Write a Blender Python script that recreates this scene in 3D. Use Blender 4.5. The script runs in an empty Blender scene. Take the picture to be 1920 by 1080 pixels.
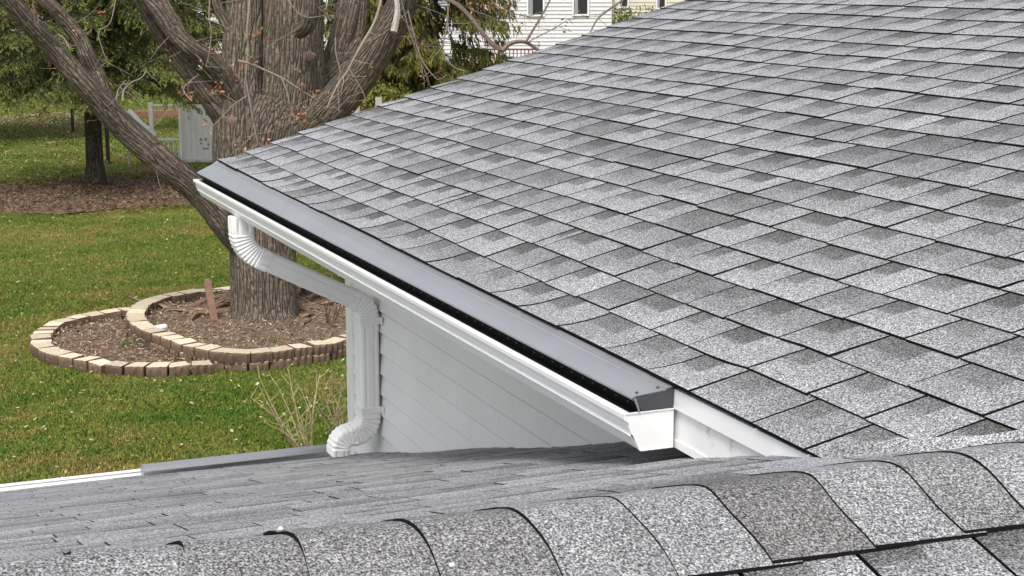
import bpy, math, random
import numpy as np
from mathutils import Vector
random.seed(7); rng = np.random.default_rng(7)
R_ = math.radians
# ------------------------------------------------------------------ camera, light, exposure
EYE = 5.0                                   # eye height above the lawn (m)
PITCH, YAW = 10.905, 22.09                  # degrees: looking down / right of +Y
FPX = 3000.0
sc = bpy.context.scene
cam_d = bpy.data.cameras.new('camera'); cam = bpy.data.objects.new('camera', cam_d)
sc.collection.objects.link(cam); sc.camera = cam
cam.location = (0, 0, EYE); cam.rotation_euler = (R_(90-PITCH), 0, R_(-YAW))
cam_d.sensor_width = 36; cam_d.lens = 36*FPX/1920; cam_d.clip_start = 0.05; cam_d.clip_end = 2000
SUN_EL, SUN_AZ = 57, 218                    # azimuth clockwise from +Y (sun behind the camera, a bit left)
world = bpy.data.worlds.new('World'); sc.world = world; world.use_nodes = True
wn = world.node_tree; bg = wn.nodes['Background']
sky = wn.nodes.new('ShaderNodeTexSky'); sky.sky_type = 'NISHITA'; sky.sun_disc = False
sky.sun_elevation = R_(SUN_EL); sky.sun_rotation = R_(SUN_AZ); sky.air_density = 1.0; sky.dust_density = 3.0; sky.ozone_density = 1.0
hs = wn.nodes.new('ShaderNodeHueSaturation'); hs.inputs['Saturation'].default_value = .45   # thin high cloud
wn.links.new(sky.outputs[0], hs.inputs['Color']); wn.links.new(hs.outputs[0], bg.inputs[0]); bg.inputs[1].default_value = 0.15
sun_d = bpy.data.lights.new('sun', 'SUN'); sun_d.energy = 1.7; sun_d.angle = R_(14); sun_d.color = (1, .95, .88)
sun = bpy.data.objects.new('sun', sun_d); sc.collection.objects.link(sun)
_az, _el = R_(SUN_AZ), R_(SUN_EL)
_d = Vector((math.sin(_az)*math.cos(_el), math.cos(_az)*math.cos(_el), math.sin(_el)))
sun.rotation_euler = _d.to_track_quat('Z', 'Y').to_euler(); sun.location = (0, 0, 30)
sc.view_settings.view_transform = 'Standard'; sc.view_settings.look = 'None'
sc.view_settings.exposure = 0.52; sc.view_settings.gamma = 1

# ------------------------------------------------------------------ real-world point helpers
sp, cp, ss, cs = math.sin(R_(PITCH)), math.cos(R_(PITCH)), math.sin(R_(YAW)), math.cos(R_(YAW))
FW = np.array([cp*ss, cp*cs, -sp]); RT = np.array([cs, -ss, 0]); UP = np.array([sp*ss, sp*cs, cp])
EY = np.array([0, 0, EYE])
def ray(x, y): return FW+(x-960)/FPX*RT-(y-540)/FPX*UP
def gnd(x, y, z=0.0):
    r = ray(x, y); return EY+r*((z-EYE)/r[2])
def at(x, y, D): return EY+ray(x, y)*D

# ------------------------------------------------------------------ mesh helpers
def unit(v): v = np.array(v, float); return v/np.linalg.norm(v)
class MB:
    def __init__(s): s.v = []; s.f = []; s.c = []; s.t = []; s.mi = []
    def vert(s, p, c=(1, 1, 1), t=(0, 0, 0)):
        s.v.append(tuple(p)); s.c.append(tuple(c)); s.t.append(tuple(t)); return len(s.v)-1
    def face(s, idx, m=0): s.f.append(tuple(idx)); s.mi.append(m)
    def quad(s, a, b, c, d, col=(1, 1, 1), m=0):
        cols = col if isinstance(col[0], (tuple, list, np.ndarray)) else [col]*4
        s.face([s.vert(p, k) for p, k in zip((a, b, c, d), cols)], m)
    def box(s, lo, hi, col=(1, 1, 1), m=0, ax=None, o=None):
        x0, y0, z0 = lo; x1, y1, z1 = hi
        P = [(x0,y0,z0),(x1,y0,z0),(x1,y1,z0),(x0,y1,z0),(x0,y0,z1),(x1,y0,z1),(x1,y1,z1),(x0,y1,z1)]
        if ax is not None: P = [np.array(o)+p[0]*ax[0]+p[1]*ax[1]+p[2]*ax[2] for p in P]
        i = [s.vert(p, col) for p in P]
        for q in ((0,3,2,1),(4,5,6,7),(0,1,5,4),(1,2,6,5),(2,3,7,6),(3,0,4,7)): s.face([i[k] for k in q], m)
    def tube(s, pts, rad, n=8, col=(1, 1, 1), rough=0.0, cap=True, seed=0, flare=None):
        pts = [np.array(p, float) for p in pts]; L = 0; rings = []
        pv = None; ph = (seed*1.7) % 6.28
        for i, p in enumerate(pts):
            d = unit(pts[min(i+1, len(pts)-1)]-pts[max(i-1, 0)])
            if i: L += np.linalg.norm(p-pts[i-1])
            if pv is None:
                a = unit(np.cross(d, (0, 1, .3))); 
            else: a = unit(pv-d*np.dot(pv, d))
            pv = a; b = np.cross(d, a); r = rad[i] if hasattr(rad, '__len__') else rad
            ring = []
            for k in range(n):
                th = 2*math.pi*k/n
                rr = r*(1+rough*(math.sin(3*th+ph+L*1.3)*.5+math.sin(5*th+ph*2-L*2.1)*.35+math.sin(9*th+L*3+ph)*.25))
                if flare is not None and flare[i] > 0: rr *= 1+flare[i]*(0.5+0.5*math.sin(6*th+ph))*1.0
                ring.append(s.vert(p+rr*(math.cos(th)*a+math.sin(th)*b), col, (r*math.cos(th), r*math.sin(th), L+seed*3.1)))
            rings.append(ring)
        for i in range(len(rings)-1):
            for k in range(n):
                s.face((rings[i][k], rings[i][(k+1) % n], rings[i+1][(k+1) % n], rings[i+1][k]))
        if cap and n > 2: s.face(rings[0][::-1]); s.face(rings[-1])
    def extrude(s, prof, a, b, axis, col=(1, 1, 1), m=0, cap=True, fn=None):
        """prof: list of (p, q) ; axis 'y' -> points (p, t, q), 'x' -> (t, p, q)"""
        def mk(t):
            out = []
            for p, q in prof:
                P = (p, t, q) if axis == 'y' else (t, p, q)
                out.append(s.vert(fn(P) if fn else P, col))
            return out
        A, B = mk(a), mk(b); n = len(prof)
        for k in range(n if cap else n-1): s.face((A[k], A[(k+1) % n], B[(k+1) % n], B[k]), m)
        if cap: s.face(A[::-1], m); s.face(B, m)

def spline(P, sub=6):
    P = [np.array(p, float) for p in P]; out = []
    for i in range(len(P)-1):
        p0 = P[max(i-1, 0)]; p1 = P[i]; p2 = P[i+1]; p3 = P[min(i+2, len(P)-1)]
        for k in range(sub):
            t = k/sub
            out.append(.5*((2*p1)+(-p0+p2)*t+(2*p0-5*p1+4*p2-p3)*t*t+(-p0+3*p1-3*p2+p3)*t**3))
    out.append(P[-1]); return out

ROOTS = {}
def make(name, verts, faces, mats, parent=None, cols=None, tex=None, mi=None, smooth=False, origin=None):
    me = bpy.data.meshes.new(name)
    if parent is not None: base = ROOTS[parent.name]
    else: base = np.array(origin if origin is not None else (0, 0, 0), float)
    V = np.asarray(verts, float)-base
    if isinstance(faces, np.ndarray):
        nf, k = faces.shape
        me.vertices.add(len(V)); me.vertices.foreach_set('co', V.astype('f').ravel())
        me.loops.add(nf*k); me.loops.foreach_set('vertex_index', faces.astype('i').ravel())
        me.polygons.add(nf); me.polygons.foreach_set('loop_start', np.arange(nf, dtype='i')*k)
        me.update(calc_edges=True)
    else:
        me.from_pydata(V.tolist(), [], [list(f) for f in faces])
    if cols is not None:
        a = me.color_attributes.new('Col', 'FLOAT_COLOR', 'POINT')
        C = np.ones((len(V), 4), 'f'); C[:, :3] = np.asarray(cols, 'f'); a.data.foreach_set('color', C.ravel())
    if tex is not None:
        a = me.attributes.new('bark', 'FLOAT_VECTOR', 'POINT'); a.data.foreach_set('vector', np.asarray(tex, 'f').ravel())
    for m in (mats if isinstance(mats, (list, tuple)) else [mats]): me.materials.append(m)
    if mi is not None and any(mi): me.polygons.foreach_set('material_index', np.array(mi, 'i'))
    if smooth: me.polygons.foreach_set('use_smooth', np.ones(len(me.polygons), bool))
    me.update()
    o = bpy.data.objects.new(name, me); sc.collection.objects.link(o)
    if parent is not None:
        o.parent = parent; ROOTS[o.name] = base
    else:
        o.location = base.tolist(); ROOTS[o.name] = base
    return o
def put(mb, name, mats, parent=None, smooth=False, origin=None, tex=False, bevel=0):
    o = make(name, mb.v, mb.f, mats, parent, mb.c, mb.t if tex else None, mb.mi, smooth, origin)
    if bevel:
        b = o.modifiers.new('bevel', 'BEVEL'); b.width = bevel; b.segments = 2; b.limit_method = 'ANGLE'; b.angle_limit = R_(40)
    return o
def empty(name, loc):
    o = bpy.data.objects.new(name, None); sc.collection.objects.link(o); o.location = tuple(float(x) for x in loc)
    o.empty_display_size = .2; ROOTS[o.name] = np.array(loc, float); return o
def tag(o, label=None, cat=None, group=None, kind=None):
    if label: o['label'] = label
    if cat: o['category'] = cat
    if group: o['group'] = group
    if kind: o['kind'] = kind
    return o

# ------------------------------------------------------------------ materials
class NT:
    def __init__(s, name):
        s.m = bpy.data.materials.new(name); s.m.use_nodes = True; s.n = s.m.node_tree.nodes; s.l = s.m.node_tree.links
        s.b = s.n['Principled BSDF']
    def node(s, t, **k):
        n = s.n.new(t)
        for a, v in k.items(): setattr(n, a, v)
        return n
    def link(s, a, b): s.l.new(a, b)
    def noise(s, vec, scale, detail=2, rough=.5, dist=0):
        n = s.node('ShaderNodeTexNoise'); n.inputs['Scale'].default_value = scale; n.inputs['Detail'].default_value = detail
        n.inputs['Roughness'].default_value = rough; n.inputs['Distortion'].default_value = dist
        if vec is not None: s.link(vec, n.inputs['Vector'])
        return n.outputs['Fac']
    def ramp(s, fac, stops):
        r = s.node('ShaderNodeValToRGB'); e = r.color_ramp.elements
        while len(e) < len(stops): e.new(.5)
        for k, (p, c) in zip(e, stops):
            k.position = p; k.color = (*c, 1) if hasattr(c, '__len__') else (c, c, c, 1)
        s.link(fac, r.inputs[0]); return r.outputs[0]
    def mul(s, a, b, fac=1.0, mode='MULTIPLY'):
        m = s.node('ShaderNodeMix', data_type='RGBA', blend_type=mode)
        if hasattr(fac, 'links'): s.link(fac, m.inputs[0])
        else: m.inputs[0].default_value = fac
        for v, i in ((a, 6), (b, 7)):
            if hasattr(v, 'links'): s.link(v, m.inputs[i])
            else: m.inputs[i].default_value = (*v, 1) if hasattr(v, '__len__') else (v, v, v, 1)
        return m.outputs[2]
    def col(s): a = s.node('ShaderNodeAttribute', attribute_name='Col'); return a.outputs['Color']
    def obj(s): return s.node('ShaderNodeTexCoord').outputs['Object']
    def map(s, vec, scale):
        m = s.node('ShaderNodeMapping'); m.inputs['Scale'].default_value = scale; s.link(vec, m.inputs[0]); return m.outputs[0]
    def base(s, c, rough=.8, spec=.3, metal=0):
        if hasattr(c, 'links'): s.link(c, s.b.inputs['Base Color'])
        else: s.b.inputs['Base Color'].default_value = (*c, 1)
        s.b.inputs['Roughness'].default_value = rough; s.b.inputs['Specular IOR Level'].default_value = spec; s.b.inputs['Metallic'].default_value = metal
    def bump(s, h, strength=.4, dist=.01):
        b = s.node('ShaderNodeBump'); b.inputs['Strength'].default_value = strength; b.inputs['Distance'].default_value = dist
        s.link(h, b.inputs['Height']); s.link(b.outputs[0], s.b.inputs['Normal'])

def m_shingle():
    t = NT('shingle_granules'); v = t.obj()
    a = t.noise(v, 255, 2, .75); b = t.noise(v, 110, 1.5, .6); c = t.noise(t.map(v, (1, 1, 2)), 3.2, 4, .65)
    g = t.ramp(a, [(.36, .18), (.46, .66), (.53, 1.14), (.64, 2.35)])
    g2 = t.ramp(b, [(.34, .82), (.5, 1.0), (.66, 1.2)])
    g3 = t.ramp(c, [(.3, .86), (.7, 1.13)])
    tint = t.ramp(t.noise(v, 150, 0), [(.35, (.97, .98, 1.04)), (.65, (1.03, 1.0, .97))])
    k = t.mul(t.mul(t.mul(t.col(), g), g2), g3); k = t.mul(k, tint)
    t.base(k, .95, .15); t.bump(a, .5, .002); return t.m
def m_plain(name, c, rough=.5, spec=.4, metal=0, nz=0.0, scale=8, dirt=None):
    t = NT(name)
    if nz or dirt:
        v = t.obj(); n = t.noise(v, scale, 4, .6)
        k = t.ramp(n, [(.3, tuple(x*(1-nz) for x in c)), (.7, tuple(min(1, x*(1+nz)) for x in c))])
        if dirt:
            n2 = t.noise(v, dirt[0], 5, .7); f = t.ramp(n2, [(dirt[1], 0.0), (dirt[1]+.12, 1.0)])
            k = t.mul(k, dirt[2], f, 'MIX')
        t.base(k, rough, spec, metal)
    else: t.base(c, rough, spec, metal)
    return t.m
def m_attr(name, rough=.8, spec=.2, nz=.25, scale=30, bump=0):
    t = NT(name); v = t.obj(); n = t.noise(v, scale, 4, .65)
    t.base(t.mul(t.col(), t.ramp(n, [(.25, 1-nz), (.75, 1+nz)])), rough, spec)
    if bump: t.bump(n, bump, .02)
    return t.m
def m_bark():
    t = NT('maple_bark'); a = t.node('ShaderNodeAttribute', attribute_name='bark'); v = t.map(a.outputs['Vector'], (1, 1, .10))
    w = t.noise(v, 3, 3, .6)
    d = t.node('ShaderNodeVectorMath', operation='MULTIPLY_ADD'); 
    ad = t.node('ShaderNodeCombineXYZ'); t.link(w, ad.inputs[0]); t.link(w, ad.inputs[1])
    t.link(ad.outputs[0], d.inputs[0]); d.inputs[1].default_value = (.16, .16, .1); t.link(v, d.inputs[2])
    vo = t.node('ShaderNodeTexVoronoi', feature='DISTANCE_TO_EDGE'); vo.inputs['Scale'].default_value = 19; vo.inputs['Randomness'].default_value = 1
    t.link(d.outputs[0], vo.inputs['Vector'])
    n = t.noise(a.outputs['Vector'], 16, 6, .75); n2 = t.noise(a.outputs['Vector'], 2.2, 3, .6)
    crack = t.ramp(vo.outputs['Distance'], [(0, .0), (.07, .45), (.22, 1.0)])
    k = t.mul(t.ramp(n, [(.3, (.105, .085, .070)), (.5, (.20, .168, .142)), (.72, (.40, .35, .30))]), t.ramp(crack, [(0, .33), (.6, 1.0)]))
    k = t.mul(k, t.ramp(n2, [(.35, (.88, .92, .80)), (.65, (1.12, 1.05, 1.02))]))
    t.base(t.mul(k, t.col()), .95, .1)
    h = t.mul(crack, n); t.bump(h, 1.0, .07); return t.m
def m_ground():
    t = NT('lawn_soil'); v = t.obj()
    a = t.noise(v, .35, 5, .6); b = t.noise(v, 3, 5, .7); c = t.noise(v, 28, 4, .7)
    k = t.ramp(a, [(.30, (.088, .118, .018)), (.48, (.130, .142, .030)), (.62, (.185, .165, .052)), (.75, (.25, .185, .10))])
    k = t.mul(k, t.ramp(b, [(.3, (.62, .75, .5)), (.7, (1.35, 1.2, 1.3))])); k = t.mul(k, t.ramp(c, [(.3, .55), (.7, 1.5)]))
    t.base(k, .95, .1); t.bump(c, .8, .03); return t.m
def m_grass():
    t = NT('grass_blades'); v = t.obj()
    a = t.noise(v, .35, 5, .6); b = t.noise(v, 1.7, 4, .6)
    k = t.ramp(a, [(.32, (.098, .182, .022)), (.48, (.150, .215, .036)), (.60, (.220, .228, .058)), (.74, (.30, .215, .10))])
    k = t.mul(k, t.ramp(b, [(.34, (.55, .85, .5)), (.66, (1.35, 1.1, 1.15))])); k = t.mul(k, t.col())
    t.base(k, .7, .25); return t.m
def m_mulch():
    t = NT('bed_soil'); v = t.obj(); b = t.noise(v, 6, 5, .75); c = t.noise(v, 40, 4, .8)
    k = t.ramp(b, [(.3, (.14, .092, .062)), (.5, (.24, .168, .118)), (.7, (.38, .28, .205))])
    k = t.mul(k, t.ramp(c, [(.3, .45), (.7, 1.55)])); t.base(k, .95, .1); t.bump(c, 1, .04); return t.m
M = {}
M['shingle'] = m_shingle()
M['asphalt'] = m_plain('asphalt_edge', (.012, .012, .013), .9, .1)
M['white'] = m_plain('white_coated_aluminium', (.88, .88, .87), .32, .45, 0, .015, 5)
M['white_dirty'] = m_plain('weathered_white_board', (.82, .82, .81), .6, .3, 0, .04, 6, (14, .60, (.45, .41, .34)))
M['downspout'] = m_plain('downspout_enamel', (.87, .865, .85), .35, .45, 0, .02, 5)
def m_siding():
    t = NT('vinyl_siding'); v = t.obj(); n = t.noise(v, 3, 4, .6); k = t.ramp(n, [(.3, (.80, .79, .77)), (.7, (.86, .85, .83))])
    d = t.noise(v, 22, 6, .8); k = t.mul(k, (.40, .37, .28), t.ramp(d, [(.60, 0.0), (.80, .55)]), 'MIX')
    t.base(k, .5, .3); t.bump(t.noise(t.map(v, (1, .08, 1)), 60, 2), .08, .002); return t.m
M['siding'] = m_siding()
M['guard'] = m_plain('grey_gutter_guard', (.275, .280, .295), .42, .5, .15, .06, 3, (7, .66, (.2, .2, .2)))
M['guard_dark'] = m_plain('dark_gutter_guard', (.075, .078, .084), .5, .4, .2, .05, 6)
M['black'] = m_plain('black_perforated_metal', (.006, .006, .007), .6, .3)
M['screw'] = m_plain('screw_steel', (.12, .12, .125), .4, .5, .6)
M['bark'] = m_bark()
M['twig'] = m_attr('twig_bark', .9, .1, .3, 25)
M['leaf'] = m_attr('foliage', .75, .2, .2, 3)
M['ground'] = m_ground(); M['grass'] = m_grass(); M['mulch'] = m_mulch()
M['chip'] = m_attr('chips', .9, .1, .2, 20)
M['block'] = m_attr('concrete_block', .95, .1, .28, 22, .6)
M['glass'] = m_plain('window_glass', (.03, .032, .035), .12, .5)
M['paint'] = m_attr('painted_boards', .6, .3, .06, 4)
M['wood'] = m_attr('old_timber', .9, .1, .3, 12)

# ------------------------------------------------------------------ the setting: ground
def ground():
    n = 90; xs = np.concatenate([np.linspace(-400, -30, 12), np.linspace(-25, 60, n), np.linspace(70, 600, 14)])
    ys = np.concatenate([np.linspace(-200, 0, 6), np.linspace(3, 110, n), np.linspace(120, 1200, 16)])
    X, Y = np.meshgrid(xs, ys); Z = .03*np.sin(X*.9+np.cos(Y*.5))*np.cos(Y*.7); V = np.stack([X, Y, Z], -1).reshape(-1, 3)
    w = len(xs); i = np.arange(len(ys)-1)[:, None]*w+np.arange(w-1)[None]; i = i.ravel()
    o = make('lawn_ground', V, np.stack([i, i+1, i+w+1, i+w], 1), M['ground'], smooth=True); o['kind'] = 'structure'; return o
ground()

# ------------------------------------------------------------------ the house (roofs, gutter, siding, downspout are its parts)
house = empty('house', (2.3, 5.0, 0))
tag(house, 'white sided house with light grey shingle roofs, white gutter and ribbed downspout in the foreground', 'house')
TH = R_(16.5); EX, EZ = 1.65, EYE-.896       # main eave line
BT = .2905                                    # slope of the cross roof (rise/run)
def zb(y): return EYE-1.491-BT*(y-4.524)      # far side of the cross roof
RY = 2.09; RZ = zb(RY)
LIGHT, MID, DARK = (.318, .326, .330), (.180, .183, .184), (.078, .074, .071)
def mixc(a, b, t): return tuple(a[i]*(1-t)+b[i]*t for i in range(3))

def shingles(mb, O, e, u, n, courses, elim, rnd, height=lambda s, y: 0, wmin=.18, wmax=.29, skew=0.0, gw=.0135, thick=(.0056, .0034)):
    """laminated shingle courses: every tab is a slab with a raised dark butt edge and its own granule blend"""
    O, e, u, n = map(np.array, (O, e, u, n))
    def P(a, s, h): return O+e*a+u*s+n*(h+height(s, a)+.004*math.sin(a*2.1+s*1.3)*math.sin(s*2.9+a*.7))
    for ci in range(len(courses)-1):
        s0, s1 = courses[ci], courses[ci+1]; a0, a1 = elim(s0); a = a0+rnd.uniform(-.25, 0)
        tone = rnd.random(); off = 0
        while a < a1:
            w = rnd.uniform(wmin, wmax) if rnd.random() > .035 else rnd.uniform(.05, .10)
            b = min(a+w, a1); lo = max(a, a0)
            if b-lo < .02: a += w; continue
            t = thick[0]+rnd.random()**2*thick[1]; ds = rnd.gauss(0, .0016); gap = gw*(.62+.38*min(1, max(0, (a-3)/3))) if gw > .009 else gw
            tone = rnd.random()
            base = mixc(LIGHT, MID, .15+.75*tone) if rnd.random() > .08 else mixc(MID, DARK, .25)
            # printed blend: light lower edge, darker patch on part of the upper edge
            bw = rnd.uniform(.35, .65); left = True
            cuts = [lo, lo+(b-lo)*bw, b-gap]
            sm = s0+(s1-s0)*.50; st = s0+(s1-s0)*.60
            su = s1+.012
            for k in range(2):
                x0, x1 = cuts[k], cuts[k+1]; k = 1-k
                if x1 <= x0: continue
                top = mixc(MID, DARK, rnd.uniform(.35, 1.0)) if k == 0 else mixc(base, MID, rnd.uniform(.0, .5))
                bot = mixc(base, LIGHT, rnd.uniform(.1, .5) if k == 0 else rnd.uniform(.3, .8)); midc = mixc(base, top, .25 if k else .15)
                rows = [(s0+ds, bot), (s0+(s1-s0)*.25, mixc(bot, midc, .6)), (sm, midc), (st, mixc(midc, top, .75)), (su, top)]
                xs = [x0+(x1-x0)*q/2 for q in range(3)]
                idx = []
                for (s, c) in rows:
                    h = t+(.0006-t)*(s-s0)/(su-s0)
                    idx.append([mb.vert(P(x+skew*(s-s0), s, h), c) for x in xs])
                for r in range(4):
                    for q in range(2): mb.face((idx[r][q], idx[r][q+1], idx[r+1][q+1], idx[r+1][q]), 0)
                dk = (1, 1, 1)
                for q in range(2):
                    mb.quad(P(xs[q], s0+ds+.0015, -.004), P(xs[q+1], s0+ds+.0015, -.004), P(xs[q+1], s0+ds, t), P(xs[q], s0+ds, t), dk, 1)
            for x, sg in ((lo, 1), (b-gap, -1)):
                ss_ = [s0+ds, s0+(s1-s0)*.25, s0+(s1-s0)*.5, s0+(s1-s0)*.6, su]
                hh_ = [t+(.0006-t)*(q-s0)/(su-s0) for q in ss_]
                for q in range(4):
                    xa, xb = x+skew*(ss_[q]-s0), x+skew*(ss_[q+1]-s0)
                    mb.quad(P(xa, ss_[q], -.004), P(xb, ss_[q+1], -.004), P(xb, ss_[q+1], hh_[q+1]-.0004), P(xa, ss_[q], hh_[q]-.0004), (1, 1, 1), 1)
            a += w
def base_sheet(mb, pts, m=1): mb.face([mb.vert(p) for p in pts], m)

# main roof: rises towards +X, eave along Y
e = (0, 1, 0); u = (math.cos(TH), 0, math.sin(TH)); n = (-math.sin(TH), 0, math.cos(TH))
SC = [0, .148, .290, .435, .580, .735, .877, 1.027, 1.178, 1.335, 1.491, 1.640, 1.794, 1.943, 2.101, 2.252, 2.420, 2.589, 2.737]
while SC[-1] < 5.4: SC.append(SC[-1]+.152)
def flare_h(s, y):
    k = 1.0 if y > 3.13 else (max(0, (y-3.02)/.11) if y > 3.02 else 0)
    return -.032*k*(max(0, s)/.12)*math.exp(-max(0, s)/.12)
mb = MB(); rnd = random.Random(11)
shingles(mb, (EX, 0, EZ), e, u, n, SC, lambda s: (1.35, 8.03+.012*math.sin(s*4)), rnd, flare_h, skew=-.10)
O = np.array([EX, 0, EZ])
def PA(y, s, h): return O+np.array(u)*s+np.array(n)*h+np.array([0, y, 0])
base_sheet(mb, [PA(1.35, .02, -.0045), PA(3.0, .02, -.0045), PA(3.0, 1.2, -.0045), PA(1.35, 1.2, -.0045)])
for k in range(24):
    sa, sb = .004+k*.0498, .004+(k+1)*.0498
    base_sheet(mb, [PA(3.131, sa, flare_h(sa, 5)-.0045), PA(8.03, sa, flare_h(sa, 5)-.0045), PA(8.03, sb, flare_h(sb, 5)-.0045), PA(3.131, sb, flare_h(sb, 5)-.0045)])
    base_sheet(mb, [PA(3.0, sa, flare_h(sa, 3)-.0045), PA(3.13, sa, flare_h(sa, 5)-.0045), PA(3.13, sb, flare_h(sb, 5)-.0045), PA(3.0, sb, flare_h(sb, 3)-.0045)])
base_sheet(mb, [PA(1.35, 1.2, -.0045), PA(8.03, 1.2, -.0045), PA(8.03, 5.4, -.0045), PA(1.35, 5.4, -.0045)])
# deck under the shingles, clear of the wall plane
for (h0, h1) in ((-.04, -.024),):
    q = [PA(1.35, .02, h0), PA(8.00, .02, h0), PA(8.00, 5.4, h0), PA(1.35, 5.4, h0)]; q2 = [PA(1.35, .02, h1), PA(8.00, .02, h1), PA(8.00, 5.4, h1), PA(1.35, 5.4, h1)]
    i = [mb.vert(p) for p in q]; j = [mb.vert(p) for p in q2]; mb.face(i[::-1], 1); mb.face(j, 1)
    for k in range(4): mb.face((i[k], i[(k+1) % 4], j[(k+1) % 4], j[k]), 1)
# back slope of the main roof beyond its ridge
rx, rz = PA(0, 5.4, 0)[0], PA(0, 5.4, 0)[2]
mb.quad((rx, 1.35, rz), (rx+5.2, 1.35, rz-1.5), (rx+5.2, 8.03, rz-1.5), (rx, 8.03, rz), MID, 0)
roof_a = put(mb, 'roof', [M['shingle'], M['asphalt']], house); roof_a['label'] = 'main roof slope rising to the right behind the gutter'

# cross roof: ridge along X, far slope descends towards +Y, near slope towards the camera
el = math.hypot(1, BT)
mb = MB(); rnd = random.Random(23)
YE = 7.98; LEN = (YE-RY)*el
uB = np.array([0, -1, BT])/el; nB = np.array([0, BT, 1])/el; OB = np.array([0, YE, zb(YE)])
cB = [k*.149 for k in range(int(LEN/.149)+1)]+[LEN]
def sagB(s, x):                                            # uneven decking
    return .004*math.sin(x*1.7+1)*math.sin(s*1.1)+.0025*math.sin(s*4.3+x*2.2)
shingles(mb, OB, (1, 0, 0), uB, nB, cB, lambda s: (-2.6, 2.34), rnd, sagB, gw=.0035, thick=(.0042, .0022))
base_sheet(mb, [OB+np.array([-2.6, 0, 0])-nB*.016, OB+np.array([2.24, 0, 0])-nB*.016, OB+uB*LEN+np.array([2.24, 0, 0])-nB*.016, OB+uB*LEN+np.array([-2.6, 0, 0])-nB*.016][::-1])
# near slope
uN = np.array([0, 1, BT])/el; nN = np.array([0, -BT, 1])/el; LN = 3.6; ON = np.array([0, RY, RZ-.007])-uN*LN
cN = [LN-.161-.149*k for k in range(22, -1, -1)]+[LN]
shingles(mb, ON, (-1, 0, 0), uN, nN, cN, lambda s: (-2.2, 2.6), rnd, lambda s, x: .004*math.sin(x*2+s))
base_sheet(mb, [ON+np.array([2.2, 0, 0])-nN*.016, ON+np.array([-2.6, 0, 0])-nN*.016, ON+uN*LN+np.array([-2.6, 0, 0])-nN*.016, ON+uN*LN+np.array([2.2, 0, 0])-nN*.016][::-1])
roof_b = put(mb, 'roof', [M['shingle'], M['asphalt']], house); roof_b['label'] = 'low cross roof in front with a rounded ridge of cap shingles'
# woven valley shingle lying up the main slope
mb = MB(); rnd = random.Random(5)
low = [(y, s) for y, s in ((2.62, -.02), (2.30, .05), (1.95, .25), (1.80, .36))]
def on_a(x, y, h): s = (x-EX)/math.cos(TH); return PA(y, s, h)
vtop = [on_a(1.70, 2.50, .012), on_a(1.755, 2.425, .013), on_a(1.80, 2.375, .0145), on_a(1.86, 2.292, .016), on_a(1.92, 2.246, .017), on_a(2.02, 2.17, .017), on_a(2.12, 2.10, .017)]
vbot = [on_a(1.60, 2.50, -.01), on_a(1.66, 2.35, -.01), on_a(1.72, 2.27, -.01), on_a(1.80, 2.19, -.01), on_a(1.88, 2.12, -.01), on_a(2.0, 2.04, -.01), on_a(2.1, 1.95, -.01)]
cl = [MID, mixc(LIGHT, MID, .6), mixc(LIGHT, MID, .3), LIGHT, mixc(LIGHT, MID, .5), MID, MID]
I = [mb.vert(p, c) for p, c in zip(vtop, cl)]; J = [mb.vert(p, c) for p, c in zip(vbot, cl)]
K = [mb.vert(p-np.array(n)*.011) for p in vtop]
for k in range(6): mb.face((J[k], J[k+1], I[k+1], I[k])); mb.face((I[k], I[k+1], K[k+1], K[k]), 1)
put(mb, 'valley_shingle', [M['shingle'], M['asphalt']], roof_a)

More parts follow.
